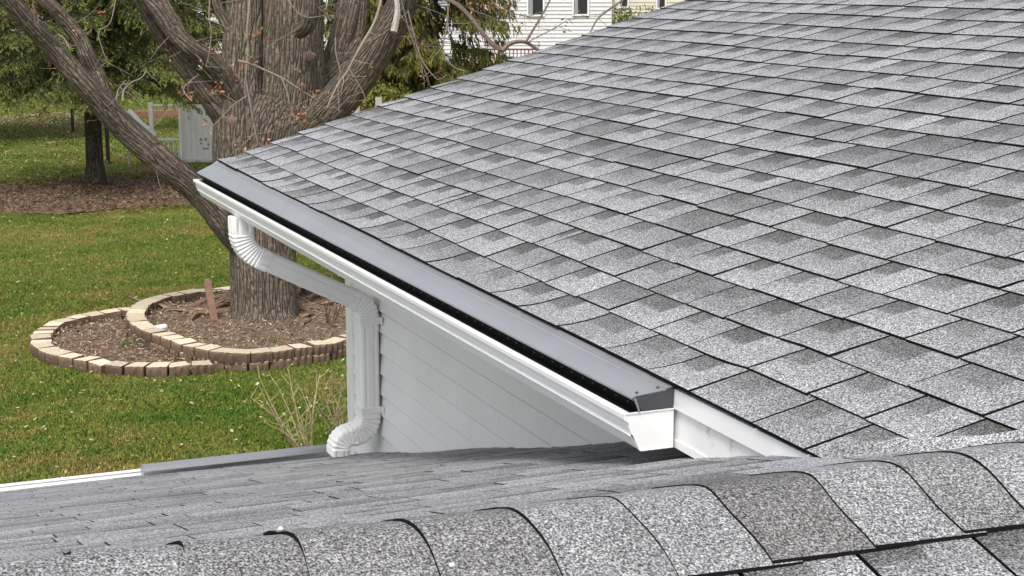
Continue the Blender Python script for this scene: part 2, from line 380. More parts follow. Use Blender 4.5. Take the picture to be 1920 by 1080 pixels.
# ridge caps, each a rounded shingle bent over the ridge, butt edge towards -X
CX = [-1.85, -1.69, -1.53, -1.36, -1.2, -1.03, -.87, -.71, -.54, -.38, -.22, -.07, .075, .215, .36, .515, .69, .86, 1.025, 1.177, 1.357, 1.515, 1.656, 1.815, 1.97]
CT = {.36: .55, .515: .62, .69: .62, .86: .25, 1.025: .2, 1.177: .78, 1.357: .2, 1.515: .5, 1.656: .3, 1.815: .8, .215: .4, .075: .45}
rnd = random.Random(3)
def crest(x): return RZ+.004+.010/(1+math.exp((x-.85)*6))+.002*math.sin(x*5)+.011*min(1, max(0, (.47-x)/.25))
for ci, x0 in enumerate(CX[:-1]):
    x1 = CX[ci+1]; mb = MB(); over = .05; tk = .0036+rnd.random()*.002+(.0045 if x0 < .95 else 0)+(.003 if x0 < .6 else 0)
    tone = CT.get(x0, rnd.random()*.7); cA = mixc(mixc(LIGHT, MID, .30), mixc(MID, (.10, .088, .075), .60), tone)
    hw_f, hw_n = .192+rnd.uniform(-.008, .008), .190+rnd.uniform(-.003, .003); r = .055
    sk = rnd.uniform(-.03, .03); lift = .006 if abs(x0-.515) < .01 else 0.0
    nv = 18; grid = []; under = []
    for j in range(4):
        f = j/3; row = []; ro2 = []
        for i in range(nv+1):
            v = -hw_n+(hw_n+hw_f)*i/nv; x = x0+(x1+over-x0)*f+sk*v+(.004*math.sin(v*30+ci) if j == 0 else 0)
            sag = 1.0
            z = crest(x)-(crest(x)-RZ+BT*.19-.005)*(math.sqrt(v*v+r*r)-r)/(math.sqrt(.19**2+r*r)-r)
            hh = tk*(1-f)+.0015*(1-f)
            if v > .08: hh += lift*(1-f)**3*min(1, (v-.08)/.06)
            far_thin = min(1, max(0, (v+.02)/.08)); hh = hh*(1-.62*far_thin) if lift == 0 or v < .08 else hh*.6
            P = np.array([x, RY+v, z+hh]); c = mixc(cA, DARK if tone > .5 else MID, .25*max(0, math.sin(v*9+ci*2)))
            row.append(mb.vert(P, c)); ro2.append(mb.vert(P-np.array([-.001, 0, (tk+.001)*(1-.62*far_thin)])))
        grid.append(row); under.append(ro2)
    for j in range(3):
        for i in range(nv): mb.face((grid[j][i], grid[j+1][i], grid[j+1][i+1], grid[j][i+1]), 0)
    for i in range(nv): mb.face((grid[0][i], grid[0][i+1], under[0][i+1], under[0][i]), 1)
    for j in range(3):
        mb.face((grid[j][0], under[j][0], under[j+1][0], grid[j+1][0]), 1); mb.face((grid[j][nv], grid[j+1][nv], under[j+1][nv], under[j][nv]), 1)
    for j in range(3):
        for i in range(nv): mb.face((under[j][i], under[j][i+1], under[j+1][i+1], under[j+1][i]), 1)
    o = put(mb, 'ridge_cap', [M['shingle'], M['asphalt']], roof_b, smooth=False)
# dabs of white sealant on the caps
def blob(name, c, r, mat, parent, seed=0, sq=.6, nn=9, mm=6, col=(1, 1, 1), amp=.2):
    mb = MB(); rr = random.Random(seed); ph = [rr.uniform(0, 6) for _ in range(4)]; rows = []
    rad = r if hasattr(r, '__len__') else (r, r, r*sq)
    for j in range(mm+1):
        la = math.pi*j/mm; row = []
        for i in range(nn):
            lo = 2*math.pi*i/nn; k = 1+amp*math.sin(3*lo+ph[0]+la*2)+amp*.6*math.sin(5*lo+ph[1])
            row.append(mb.vert((c[0]+rad[0]*k*math.sin(la)*math.cos(lo), c[1]+rad[1]*k*math.sin(la)*math.sin(lo), c[2]+rad[2]*math.cos(la)), col))
        rows.append(row)
    for j in range(mm):
        for i in range(nn): mb.face((rows[j][i], rows[j+1][i], rows[j+1][(i+1) % nn], rows[j][(i+1) % nn]))
    return put(mb, name, mat, parent, smooth=True)
blob('sealant_dab', (.530, 2.215, RZ-.012), .0045, M['white'], roof_b, 1, .8)
blob('sealant_dab', (.712, 1.975, crest(.71)-.020), .0042, M['white'], roof_b, 2, .8)

# fascia along the main eave
FX = 1.660
def gtilt(P):                                 # the hood's back edge stays under the shingles while its nose follows the gutter
    k = min(1, max(0, (FX-.002-P[0])/.10)); return (P[0], P[1], P[2]-.0075*(P[1]-3.11)*k)
def tilt(P): return (P[0], P[1], P[2]-.0075*(P[1]-3.11))
mb = MB()
mb.extrude([(FX+.004, EZ-.012), (FX-.001, EZ-.012), (FX-.001, EZ-.058), (FX+.004, EZ-.061), (FX+.02, EZ-.061), (FX+.02, EZ-.012)], 1.4, 8.0, 'y')
put(mb, 'fascia_cap', M['white'], house)['label'] = 'bright upper fascia strip under the shingle edge'
mb = MB(); mb.extrude([(FX+.010, EZ-.0615), (FX+.010, EZ-.150), (FX+.03, EZ-.150), (FX+.03, EZ-.0615)], 1.4, 7.99, 'y')
mb.extrude([(FX+.0065, EZ-.134), (FX+.0065, EZ-.152), (FX+.0095, EZ-.152), (FX+.0095, EZ-.134)], 1.4, 7.98, 'y')
put(mb, 'fascia', M['white_dirty'], house)['label'] = 'dirty white lower fascia board'
# rake trim at the far gable end
mb = MB()
a = PA(8.0, -.0, -.02); b = PA(8.0, 5.4, -.02)
for (h0, h1, y0, y1) in ((-.15, -.012, 8.004, 8.022),):
    q = [O+np.array(u)*.02+np.array([0, y0, h0]), O+np.array(u)*5.4+np.array([0, y0, h0]), O+np.array(u)*5.4+np.array([0, y0, h1]), O+np.array(u)*.02+np.array([0, y0, h1])]
    i = [mb.vert(p) for p in q]; j = [mb.vert(p+np.array([0, y1-y0, 0])) for p in q]; mb.face(i); mb.face(j[::-1])
    for k in range(4): mb.face((i[k], j[k], j[(k+1) % 4], i[(k+1) % 4]))
put(mb, 'rake_board', M['white'], house)
mb = MB(); mb.box((FX+.031, 2.3, EZ-.158), (2.246, 7.98, EZ-.151)); put(mb, 'soffit', M['white'], house)

# K-style gutter with end cap
GT = EYE-.955; G0, G1 = 3.115, 8.06
def gx(o): return FX-.002-o
prof = [(0, -.088), (.082, -.088), (.087, -.085), (.1035, -.056), (.1085, -.052), (.1045, -.047), (.1045, -.043), (.110, -.036), (.111, -.024), (.112, -.0165), (.124, -.0125), (.125, -.001), (.123, .002), (.110, .002), (.108, -.006)]
inner = [(.106, -.006), (.119, -.0035), (.122, -.0110), (.110, -.0150), (.109, -.024), (.108, -.035), (.1025, -.042), (.1025, -.048), (.105, -.052), (.085, -.084), (.082, -.086), (.002, -.086), (.002, .0)]
outer = prof+inner
mb = MB(); mb.extrude([(gx(o), GT+z) for o, z in outer+[(0, 0)]], G0, G1, 'y', fn=tilt)
gut = put(mb, 'gutter', M['white'], house); gut['label'] = 'white K-style gutter sloping down the main eave'
mb = MB()
cap = [(0, -.089), (.083, -.089), (.087, -.086), (.102, -.052), (.109, -.043), (.113, -.034), (.1135, -.024), (.116, -.018), (.125, -.0125), (.126, .002), (0, .003)]
mb.extrude([(gx(o), GT+z) for o, z in cap], G0-.004, G0-.0005, 'y', fn=tilt)
# folded rim of the cap
for (a, b) in zip(cap[:-1], cap[1:]):
    pa, pb = np.array(a), np.array(b); d = pb-pa
    cen = np.array([.055, -.045]); 
    qa, qb = pa+(cen-pa)*.045, pb+(cen-pb)*.045
    for (y0, y1) in ((G0-.0065, G0-.0042),):
        mb.extrude([(gx(pa[0]), GT+pa[1]), (gx(pb[0]), GT+pb[1]), (gx(qb[0]), GT+qb[1]), (gx(qa[0]), GT+qa[1])], y0, y1, 'y', fn=tilt)
put(mb, 'end_cap', M['white'], gut)
mb = MB(); mb.extrude([(gx(o), GT+z) for o, z in cap], G1+.0005, G1+.004, 'y', fn=tilt); put(mb, 'end_cap', M['white'], gut)

# gutter guard: hood from under the shingles to a rolled nose, black slotted throat below it
gp = [(-.05, .0500), (.002, .0540), (.020, .0500), (.0205, .0475), (.098, .0400), (.1045, .0375), (.106, .034), (.1035, .031), (.098, .0305)]
gi = [(.098, .0290), (.102, .0295), (.1035, .0330), (.0965, .0380), (.0195, .0455), (.019, .0485), (.002, .0525), (-.05, .0485)]
mb = MB(); mb.extrude([(gx(o), GT+z) for o, z in gp+gi], G0-.002, G1, 'y', fn=gtilt)
grd = put(mb, 'gutter_guard', M['guard'], house); grd['label'] = 'dark grey metal gutter guard along the main eave'
mb = MB(); mb.extrude([(gx(.0975), GT+.0325), (gx(.086), GT+.018), (gx(.076), GT-.006), (gx(.118), GT-.004), (gx(.118), GT-.0055), (gx(.074), GT-.0075), (gx(.084), GT+.018), (gx(.0955), GT+.0325)], G0+.012, G1-.002, 'y', fn=tilt)
y = G0+.05
while y < G1-.05:
    P = tilt((gx(.0875), y, GT+.015)); mb.box((P[0]-.0025, y-.004, P[2]-.002), (P[0], y+.004, P[2]+.0005), (1, 1, 1), 1); y += .055+.02*random.random()   # punched louvres
put(mb, 'throat', [M['black'], M['guard_dark']], grd)
mb = MB()                                                   # end closure plate of the hood
pl = [(.0, .0518), (.002, .006), (.080, .004), (.104, .0360), (.0195, .0450), (.019, .0480)]
mb.extrude([(gx(o), GT+z) for o, z in pl], G0-.0045, G0-.0025, 'y', fn=gtilt)
put(mb, 'end_plate', M['guard_dark'], grd)
mb = MB(); mb.extrude([(gx(.103), GT+.036), (gx(.099), GT+.036), (gx(.088), GT+.004), (gx(.091), GT+.004)], G0-.012, G0-.0055, 'y', fn=tilt)
put(mb, 'end_rib', M['guard'], grd)
mb = MB(); mb.extrude([(gx(.0035), GT+.0555), (gx(-.03), GT+.0625), (gx(-.03), GT+.0610), (gx(.0035), GT+.0540)], G0-.015, G0+.03, 'y', fn=tilt); put(mb, 'end_tab', M['guard_dark'], grd)
for (o_, y) in ((.085, G0+.014), (.030, G0+.018)):
    mb = MB(); c = tilt((gx(o_), y, GT+.0412+(.0055 if o_ < .05 else 0)))
    mb.tube([(c[0], c[1], c[2]), (c[0], c[1], c[2]+.004)], [.004, .0034], 8); put(mb, 'screw', M['screw'], grd)

# wall under the main eave
WX = 2.25
mb = MB(); prof = []; z = EZ-.158; lap = .1035
while z > 0.05:
    prof += [(WX, z), (WX-.002, z-.004), (WX-.014, z-lap+.014), (WX-.013, z-lap+.0112), (WX+.018, z-lap+.0112), (WX+.018, z-lap+.001)]; z -= lap
prof += [(WX+.10, z), (WX+.10, EZ-.158)]
mb.extrude(prof, 2.32, 7.66, 'y'); put(mb, 'siding', M['siding'], house)['label'] = 'white lap siding wall under the main eave'
mb = MB()
mb.box((WX-.022, 7.655, .05), (WX+.07, 7.76, EZ-.159)); put(mb, 'corner_trim', M['white'], house, bevel=.003)
mb = MB(); mb.box((WX+.071, 7.70, .05), (WX+9.0, 7.75, EZ-.159)); 
gz = [(WX+.071, EZ-.1585), (WX+9.0, EZ-.1585), (rx, rz-.06)]
i = [mb.vert((x, 7.70, z)) for x, z in gz]; j = [mb.vert((x, 7.75, z)) for x, z in gz]; mb.face(i); mb.face(j[::-1])
put(mb, 'gable_wall', M['siding'], house)
mb = MB(); mb.box((-2.3, 7.45, .05), (WX-.03, 7.50, zb(7.5)-.05)); mb.box((-2.3, -1.2, .05), (-2.25, 7.449, zb(7.5)-.05)); mb.box((-2.249, -1.2, .05), (2.2, -1.15, zb(7.5)-.05))
put(mb, 'lower_wall', M['siding'], house)
mb = MB(); mb.box((-2.32, -1.22, 0), (WX+9.02, 7.78, .05)); put(mb, 'foundation', M['block'], house)

# far eave of the cross roof: gutter with a guard on its right part
ez = zb(YE)
def gy(o): return YE+.004+o
mb = MB(); mb.extrude([(gy(o), ez+.004+z) for o, z in outer+[(0, 0)]], -2.6, 2.215, 'x'); g2 = put(mb, 'gutter', M['white'], house); g2['label'] = 'white gutter along the far eave of the low cross roof'
mb = MB(); mb.extrude([(gy(o), ez-.012+z) for o, z in [(-.05, .052), (.006, .037), (.012, .035), (.020, .050), (.098, .0475), (.106, .040), (.098, .037), (.02, .046), (.012, .032), (-.05, .048)]], 1.215, 2.21, 'x')
mb.extrude([(gy(o), ez-.012+z) for o, z in [(-.004, .034), (.004, .0), (.10, .0), (.104, .040), (.02, .048)]], 1.209, 1.2145, 'x')
g3 = put(mb, 'gutter_guard', M['guard'], house); g3['label'] = 'short grey gutter guard on the far eave of the cross roof'

# downspout: ribbed rectangular pipe with crimped elbows
def pipe(mb, path, crimps, y, W=.116, T=.092, flat=.0, nr=5):
    """path: list of (x, z); crimps: list of bool per point (elbow section)"""
    P = [np.array([p[0], y, p[1]]) for p in path]; rings = []
    for i, p in enumerate(P):
        d = unit(P[min(i+1, len(P)-1)]-P[max(i-1, 0)]); nrm = unit(np.cross((0, 1, 0), d))
        k = 1.0
        if crimps[i]: k = 1.032 if i % 2 else .965
        ring = []; hw, ht = W/2*k, T/2*k
        def pt(a, b): return p+np.array([0, 1, 0])*a+nrm*b
        prof = []
        c = .012
        for side in range(4):
            L = hw if side % 2 == 0 else ht; D = ht if side % 2 == 0 else hw
            m = 4*(3 if side % 2 == 0 else 2)+1
            for q in range(m):
                t = -1+2*q/(m-1); rib = .0055 if (q % 4 == 2) else 0.0
                if crimps[i]: rib = 0
                off = D-(c*.35 if abs(t) > .99 else 0)-rib
                a = (L-c*.35)*t
                if side == 0: prof.append((a, -off))
                elif side == 1: prof.append((off, a))
                elif side == 2: prof.append((-a, off))
                else: prof.append((-off, -a))
        rings.append([mb.vert(pt(a, b)) for a, b in prof])
    n = len(rings[0])
    for i in range(len(rings)-1):
        for k in range(n): mb.face((rings[i][k], rings[i][(k+1) % n], rings[i+1][(k+1) % n], rings[i+1][k]))
    mb.face(rings[0][::-1]); mb.face(rings[-1])
def arc(c, r, a0, a1, m): return [(c[0]+r*math.cos(R_(a0+(a1-a0)*k/m)), c[1]+r*math.sin(R_(a0+(a1-a0)*k/m))) for k in range(m+1)]
DY = 7.25; zc = EYE
dang = -27                                                    # fall of the offset pipe, degrees
x_out = 1.590
c1 = (x_out+.13, zc-1.150); e1 = arc(c1, .13, 180, 270+dang, 19)
end1 = e1[-1]; dirn = (math.cos(R_(dang)), math.sin(R_(dang)))
c2x = 2.186; r2 = .10
ca = R_(90+dang); cen_t = None
# second elbow: turns from the offset direction to straight down, ends at x = c2x
c2_center = lambda q: (q[0]+r2*math.sin(R_(dang)), q[1]-r2*math.cos(R_(dang)))
t = (c2x-r2-end1[0]-r2*math.sin(R_(dang)))/dirn[0]; st2 = (end1[0]+dirn[0]*t, end1[1]+dirn[1]*t)
cc2 = c2_center(st2); e2 = arc(cc2, r2, 90+dang, 0, 13)
mb = MB(); pipe(mb, [(c2x, e2[-1][1]), (c2x, zc-2.075)], [0, 0], DY)
dsp = put(mb, 'downspout', M['downspout'], house); dsp['label'] = 'white ribbed rectangular downspout against the siding'
mb = MB(); pipe(mb, [(x_out, zc-1.075)]+[(x_out, zc-1.13)]+e1+[(end1[0]+dirn[0]*.05, end1[1]+dirn[1]*.05)], [0, 0]+[1]*len(e1)+[0], DY, .124, .098); put(mb, 'elbow', M['downspout'], dsp)
mb = MB(); pipe(mb, [(end1[0]+dirn[0]*.03, end1[1]+dirn[1]*.03), st2], [0, 0], DY); put(mb, 'offset_pipe', M['downspout'], dsp)
mb = MB(); pipe(mb, [(st2[0]-dirn[0]*.03, st2[1]-dirn[1]*.03)]+e2+[(c2x, e2[-1][1]-.06)], [0]+[1]*len(e2)+[0], DY, .124, .098); put(mb, 'elbow', M['downspout'], dsp)
e3 = arc((c2x-.085, zc-2.085), .085, 0, -82, 14)
mb = MB(); pipe(mb, [(c2x, zc-2.03)]+e3+[(e3[-1][0]-.012, e3[-1][1]-.001)], [0]+[1]*len(e3)+[0], DY, .124, .098); put(mb, 'elbow', M['downspout'], dsp)
s4 = e3[-1]; e4 = arc((s4[0]-.02, s4[1]-.062), .062, 95, 178, 12)
mb = MB(); pipe(mb, [(s4[0]+.004, s4[1]+.001)]+e4+[(e4[-1][0]-.001, e4[-1][1]-.03)], [0]+[1]*len(e4)+[0], DY-.004, .116, .090); put(mb, 'elbow', M['downspout'], dsp)
for zs in (zc-1.604, zc-2.045):
    mb = MB(); x0, x1, y0, y1 = c2x-.048, c2x+.05, DY-.062, DY+.062
    for k in (-.011, .0, .011):
        mb.box((x0-.0028, y0-.0028, zs+k-.0048), (x0, y1+.0028, zs+k+.0048)); mb.box((x0, y0-.0028, zs+k-.0048), (WX-.012, y0, zs+k+.0048)); mb.box((x0, y1, zs+k-.0048), (WX-.012, y1+.0028, zs+k+.0048))
    mb.box((x0-.0014, y0-.0014, zs-.016), (x0+.0005, y1, zs+.016)); mb.box((x0+.0005, y0-.0014, zs-.016), (WX-.012, y0+.0005, zs+.016))
    mb.box((WX-.0165, y0-.034, zs-.018), (WX-.0128, y0-.003, zs+.018))
    put(mb, 'strap', M['downspout'], dsp, bevel=.001)

# ------------------------------------------------------------------ tree bed with its retaining blocks
TH_BLOCK = .11
outer_px = [(402, 701), (345, 706), (290, 708), (240, 706), (190, 702), (150, 694), (112, 686), (82, 677), (62, 664), (60, 648), (74, 632), (102, 619), (150, 606), (200, 598), (250, 590)]
inner_px = [(760, 640), (715, 655), (660, 668), (600, 681), (530, 691), (465, 697), (400, 693), (345, 680), (296, 662), (258, 645), (240, 628), (246, 608), (268, 592), (310, 580), (370, 571), (440, 566), (520, 563), (600, 565), (680, 569), (740, 580), (790, 605)]
def path_len(P, step):
    P = spline(P, 12); d = [0]
    for i in range(1, len(P)): d.append(d[-1]+np.linalg.norm(P[i]-P[i-1]))
    out = []; s = step/2; 
    while s < d[-1]:
        k = np.searchsorted(d, s); a = (s-d[k-1])/(d[k]-d[k-1]); p = P[k-1]*(1-a)+P[k]*a; out.append((p, unit(P[k]-P[k-1]))); s += step
    return out
OUT = [gnd(*p) for p in outer_px]; INN = [gnd(*p) for p in inner_px]
ORD = ['first', 'second', 'third', 'fourth', 'fifth', 'sixth', 'seventh', 'eighth', 'ninth', 'tenth', 'eleventh', 'twelfth', 'thirteenth', 'fourteenth', 'fifteenth', 'sixteenth', 'seventeenth', 'eighteenth', 'nineteenth', 'twentieth']
ORD += ['twenty-'+w for w in ORD[:9]]+['thirtieth']+['thirty-'+w for w in ORD[:9]]+['fortieth']+['forty-'+w for w in ORD[:9]]+['fiftieth']+['fifty-'+w for w in ORD[:9]]+['sixtieth']+['sixty-'+w for w in ORD[:9]]
rb = random.Random(9)
def block(p, d, z0, h, label, group, side=1, L=.285):
    """one rough-faced retaining block, its split face outwards"""
    d = unit((d[0], d[1], 0)); nn = np.array([d[1], -d[0], 0])*side; mb = MB()          # nn points outwards
    L = L*rb.uniform(.88, 1.03); W = .25*rb.uniform(.9, 1.1); yaw = rb.uniform(-.11, .11); d2 = d*math.cos(yaw)+nn*math.sin(yaw); n2 = nn*math.cos(yaw)-d*math.sin(yaw)
    front = [(-.5, 0), (-.36, .012), (-.2, .0), (-.03, .020), (.14, .004), (.32, .016), (.5, -.004)]
    front = [(a*L, b+rb.uniform(-.006, .006)) for a, b in front]; back = [(.40*L, -W), (-.40*L, -W)]
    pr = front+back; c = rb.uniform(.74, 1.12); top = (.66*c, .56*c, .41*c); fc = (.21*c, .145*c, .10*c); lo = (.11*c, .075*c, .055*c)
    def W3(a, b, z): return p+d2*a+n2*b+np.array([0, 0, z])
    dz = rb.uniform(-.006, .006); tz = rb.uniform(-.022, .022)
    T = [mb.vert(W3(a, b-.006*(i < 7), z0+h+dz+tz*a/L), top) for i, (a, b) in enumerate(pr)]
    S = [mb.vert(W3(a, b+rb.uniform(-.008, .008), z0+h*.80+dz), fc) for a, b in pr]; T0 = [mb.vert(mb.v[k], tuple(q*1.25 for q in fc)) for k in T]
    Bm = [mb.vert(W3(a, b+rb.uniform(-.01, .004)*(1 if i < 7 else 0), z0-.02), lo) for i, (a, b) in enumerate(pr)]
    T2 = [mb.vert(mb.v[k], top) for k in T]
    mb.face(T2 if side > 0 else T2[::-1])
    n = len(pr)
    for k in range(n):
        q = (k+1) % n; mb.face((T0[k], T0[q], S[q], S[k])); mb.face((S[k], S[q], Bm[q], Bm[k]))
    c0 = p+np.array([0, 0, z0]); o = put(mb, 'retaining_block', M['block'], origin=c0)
    tag(o, label, 'block', group); return o
ol = path_len(OUT, .295)
for k, (p, d) in enumerate(ol):
    block(p, d, 0.0, .135, 'tan block in the outer bed edging, %s clockwise from the maple ring' % ORD[k], 'blocks edging the outer low bed', -1)
il = path_len(INN, .295)
for k, (p, d) in enumerate(il):
    block(p, d, .125, .12, 'tan top-layer block of the maple ring, %s clockwise from the downspout' % ORD[k], 'top layer blocks round the maple', -1)
il2 = path_len(INN, .300)
for k, (p, d) in enumerate(il2):
    if k < 24: block(p, d, 0, .12, 'brown bottom-layer block of the maple ring, %s clockwise from the downspout' % ORD[k], 'bottom layer blocks round the maple', -1)
def inset(P, c, k): return [np.array(c)+(p-np.array(c))*k for p in P]
ci = np.mean(INN, 0); co = np.array([*(np.mean(OUT, 0)[:2]), 0])
def bed(name, P, z, kind0, bumps):
    P = spline(P+[P[0]], 5)[:-1]; c = np.mean(P, 0); mb = MB(); rings = []
    for j, f in enumerate([1, .93, .8, .65, .5, .35, .2, .08]):
        rings.append([mb.vert(c+(p-c)*f+np.array([0, 0, z*min(1, (0 if kind0 else .3)+(1-f)*6)+bumps*math.sin(p[0]*7*f+j)*math.cos(p[1]*5*f+j*2)])) for p in P])
    ctr = mb.vert(c+np.array([0, 0, z])); n = len(P)
    for j in range(len(rings)-1):
        for k in range(n): mb.face((rings[j][k], rings[j][(k+1) % n], rings[j+1][(k+1) % n], rings[j+1][k]))
    for k in range(n): mb.face((rings[-1][k], rings[-1][(k+1) % n], ctr))
    o = put(mb, name, M['mulch'], smooth=True); o['kind'] = 'structure'
bed('bed_soil', inset(INN, ci, .95), .15, 0, .015)
OB2 = OUT+[gnd(246, 608), gnd(240, 628), gnd(258, 645), gnd(296, 662), gnd(345, 680)]
bed('bed_soil', inset(OB2, np.mean(OB2, 0), .95), .045, 0, .010)
spr_base = gnd(180, 350); 
th = [2*math.pi*k/40 for k in range(40)]
mc = gnd(215, 362)
bed('mulch_ground', [np.array([mc[0]+(4.4+.5*math.sin(3*t)+.25*math.sin(7*t))*math.cos(t), mc[1]+(3.2+.5*math.sin(2*t+1)+.2*math.sin(9*t))*math.sin(t), 0.0]) for t in th], .05, 1, .012)

# ------------------------------------------------------------------ scattered ground stuff
def inside(P, poly):
    x, y = P[:, 0], P[:, 1]; c = np.zeros(len(P), bool); n = len(poly); j = n-1
    for i in range(n):
        xi, yi, xj, yj = poly[i][0], poly[i][1], poly[j][0], poly[j][1]
        c ^= ((yi > y) != (yj > y)) & (x < (xj-xi)*(y-yi)/(yj-yi+1e-12)+xi); j = i
    return c
INp = [p for p in spline(INN, 4)]; OUp = [p for p in spline(OB2, 4)]
def tris(name, P, up, width, length, cols, mat, label=None, flat=0.0, z0=0.0):
    n = len(P); a = rng.uniform(0, 2*np.pi, n)
    side = np.stack([np.cos(a), np.sin(a), np.zeros(n)], 1)*width[:, None]*.5
    lean = rng.normal(0, .45, (n, 2)); tip = np.concatenate([lean, np.ones((n, 1))], 1); tip /= np.linalg.norm(tip, axis=1)[:, None]; tip *= length[:, None]
    V = np.empty((n, 3, 3)); V[:, 0] = P-side; V[:, 1] = P+side; V[:, 2] = P+tip
    C = np.repeat(cols[:, None], 3, 1); C[:, :2] *= .75
    o = make(name, V.reshape(-1, 3), np.arange(3*n).reshape(-1, 3), mat, cols=C.reshape(-1, 3)); return o
n = 300000
v_ = rng.uniform(0, 1, n); depth = 14+34*v_**1.35                      # denser nearby
px = rng.uniform(-120, 760, n)
fx = (px-960)/FPX; Gx = depth*(cp*ss+fx*cs); Gy = depth*(cp*cs-fx*ss)
P = np.stack([Gx, Gy, np.zeros(n)], 1)
P[:, 2] = .03*np.sin(P[:, 0]*.9+np.cos(P[:, 1]*.5))*np.cos(P[:, 1]*.7)
keep = ~inside(P, INp) & ~inside(P, OUp) & (((P[:, 0]-mc[0])/4.3)**2+((P[:, 1]-mc[1])/3.1)**2 > 1+rng.normal(0, .15, n))
P = P[keep]; n = len(P); cc = rng.uniform(.65, 1.35, (n, 1))*np.array([[1, 1, 1]])*np.stack([rng.uniform(.85, 1.25, n), np.ones(n), rng.uniform(.8, 1.3, n)], 1)
dry = rng.random(n) < .06; cc[dry] *= np.array([1.9, 1.25, 1.8])
m = 60000; dp = rng.uniform(46, 85, m); fx = (rng.uniform(-200, 900, m)-960)/FPX
P = np.concatenate([P, np.stack([dp*(cp*ss+fx*cs), dp*(cp*cs-fx*ss), np.zeros(m)], 1)]); cc = np.concatenate([cc, rng.uniform(.55, 1.3, (m, 1))*np.ones((1, 3))])
bw, bh = rng.uniform(.012, .03, n+m), rng.uniform(.018, .050, n+m); bw[n:] *= 2.2; bh[n:] *= 2.0
o = tris('grass', P, 1, bw, bh, cc, M['grass']); tag(o, 'short green lawn grass with pale dry patches', 'grass', kind='stuff')
def flakes(name, P, size, cols, mat, aspect=.5, zj=.02, tiltamt=.35):
    n = len(P); a = rng.uniform(0, 2*np.pi, n); A = np.stack([np.cos(a), np.sin(a), rng.normal(0, tiltamt, n)], 1)*size[:, None]
    B = np.stack([-np.sin(a), np.cos(a), rng.normal(0, tiltamt, n)], 1)*(size*aspect)[:, None]; P = P+np.array([0, 0, 1])*rng.uniform(0, zj, n)[:, None]
    V = np.stack([P-A, P-B*.9+A*.1, P+A, P+B], 1); C = np.repeat(cols[:, None], 4, 1)
    return make(name, V.reshape(-1, 3), np.arange(4*n).reshape(-1, 4), mat, cols=C.reshape(-1, 3))
# fallen leaves on the lawn
n = 10500; px = rng.uniform(-80, 760, n); dp = rng.uniform(15, 48, n); dp[:6500] = rng.uniform(37, 56, 6500); fx = (px-960)/FPX
P = np.stack([dp*(cp*ss+fx*cs), dp*(cp*cs-fx*ss), np.full(n, .055)], 1); k = ~inside(P, INp) & ~inside(P, OUp); P = P[k]; n = len(P)
pal = np.array([[.42, .40, .20], [.36, .29, .14], [.26, .17, .09], [.50, .47, .30], [.34, .33, .12]]); cols = pal[rng.integers(0, 5, n)]*rng.uniform(.7, 1.15, (n, 1))
cols[np.linalg.norm(P[:, :2], axis=1) > 35] *= .62
sz = rng.uniform(.008, .032, n)*np.where(np.linalg.norm(P[:, :2], axis=1) > 35, 1.7, 1)
o = flakes('fallen_leaves', P, sz, cols, M['chip'], .6, .02); tag(o, 'pale fallen leaves sprinkled over the lawn', 'leaves', kind='stuff')
def chips(name, poly, n, z, label, size, pal):
    P = np.array(poly); lo, hi = P.min(0), P.max(0); Q = np.stack([rng.uniform(lo[0], hi[0], n), rng.uniform(lo[1], hi[1], n), np.full(n, z)], 1)
    Q = Q[inside(Q, poly)]; n = len(Q); cols = np.array(pal)[rng.integers(0, len(pal), n)]*rng.uniform(.5, 1.2, (n, 1))
    o = flakes(name, Q, rng.uniform(*size, n), cols, M['chip'], .28, .05); tag(o, label, 'mulch', kind='stuff')
pal = [[.29, .185, .12], [.36, .25, .17], [.17, .105, .07], [.43, .31, .21], [.52, .41, .29]]
chips('wood_chips', [ci+(p-ci)*.93 for p in INp], 9000, .135, 'brown bark chips and leaf litter around the maple', (.012, .045), pal)
c2 = np.mean(OUp, 0); chips('wood_chips', [c2+(p-c2)*.92 for p in OUp], 5000, .05, 'brown bark chips and leaf litter in the outer low bed', (.012, .042), pal)
chips('wood_chips', [np.array([mc[0]+5.3*(1+.10*math.sin(9*t+1))*math.cos(t), mc[1]+4.1*(1+.12*math.sin(7*t))*math.sin(t), 0]) for t in th], 2600, .05, 'scattered red-brown mulch spilling onto the grass by the spruce', (.02, .05), [[.17, .09, .07], [.24, .14, .10], [.12, .06, .045]])
chips('wood_chips', [np.array([mc[0]+4.7*math.cos(t)*(1+.06*math.sin(5*t)), mc[1]+3.5*math.sin(t), 0]) for t in th], 13000, .06, 'red-brown mulch beneath the dark spruce', (.03, .075), [[.120, .068, .042], [.17, .10, .06], [.08, .046, .03], [.25, .16, .10]])
br = gnd(100, 228); chips('wood_chips', [np.array([br[0]+2.2*math.cos(t), br[1]+3.2*math.sin(t), 0]) for t in th], 1800, .05, 'tan bare leaf-strewn patch beyond the spruce', (.04, .09), [[.42, .30, .22], [.30, .2, .14]])

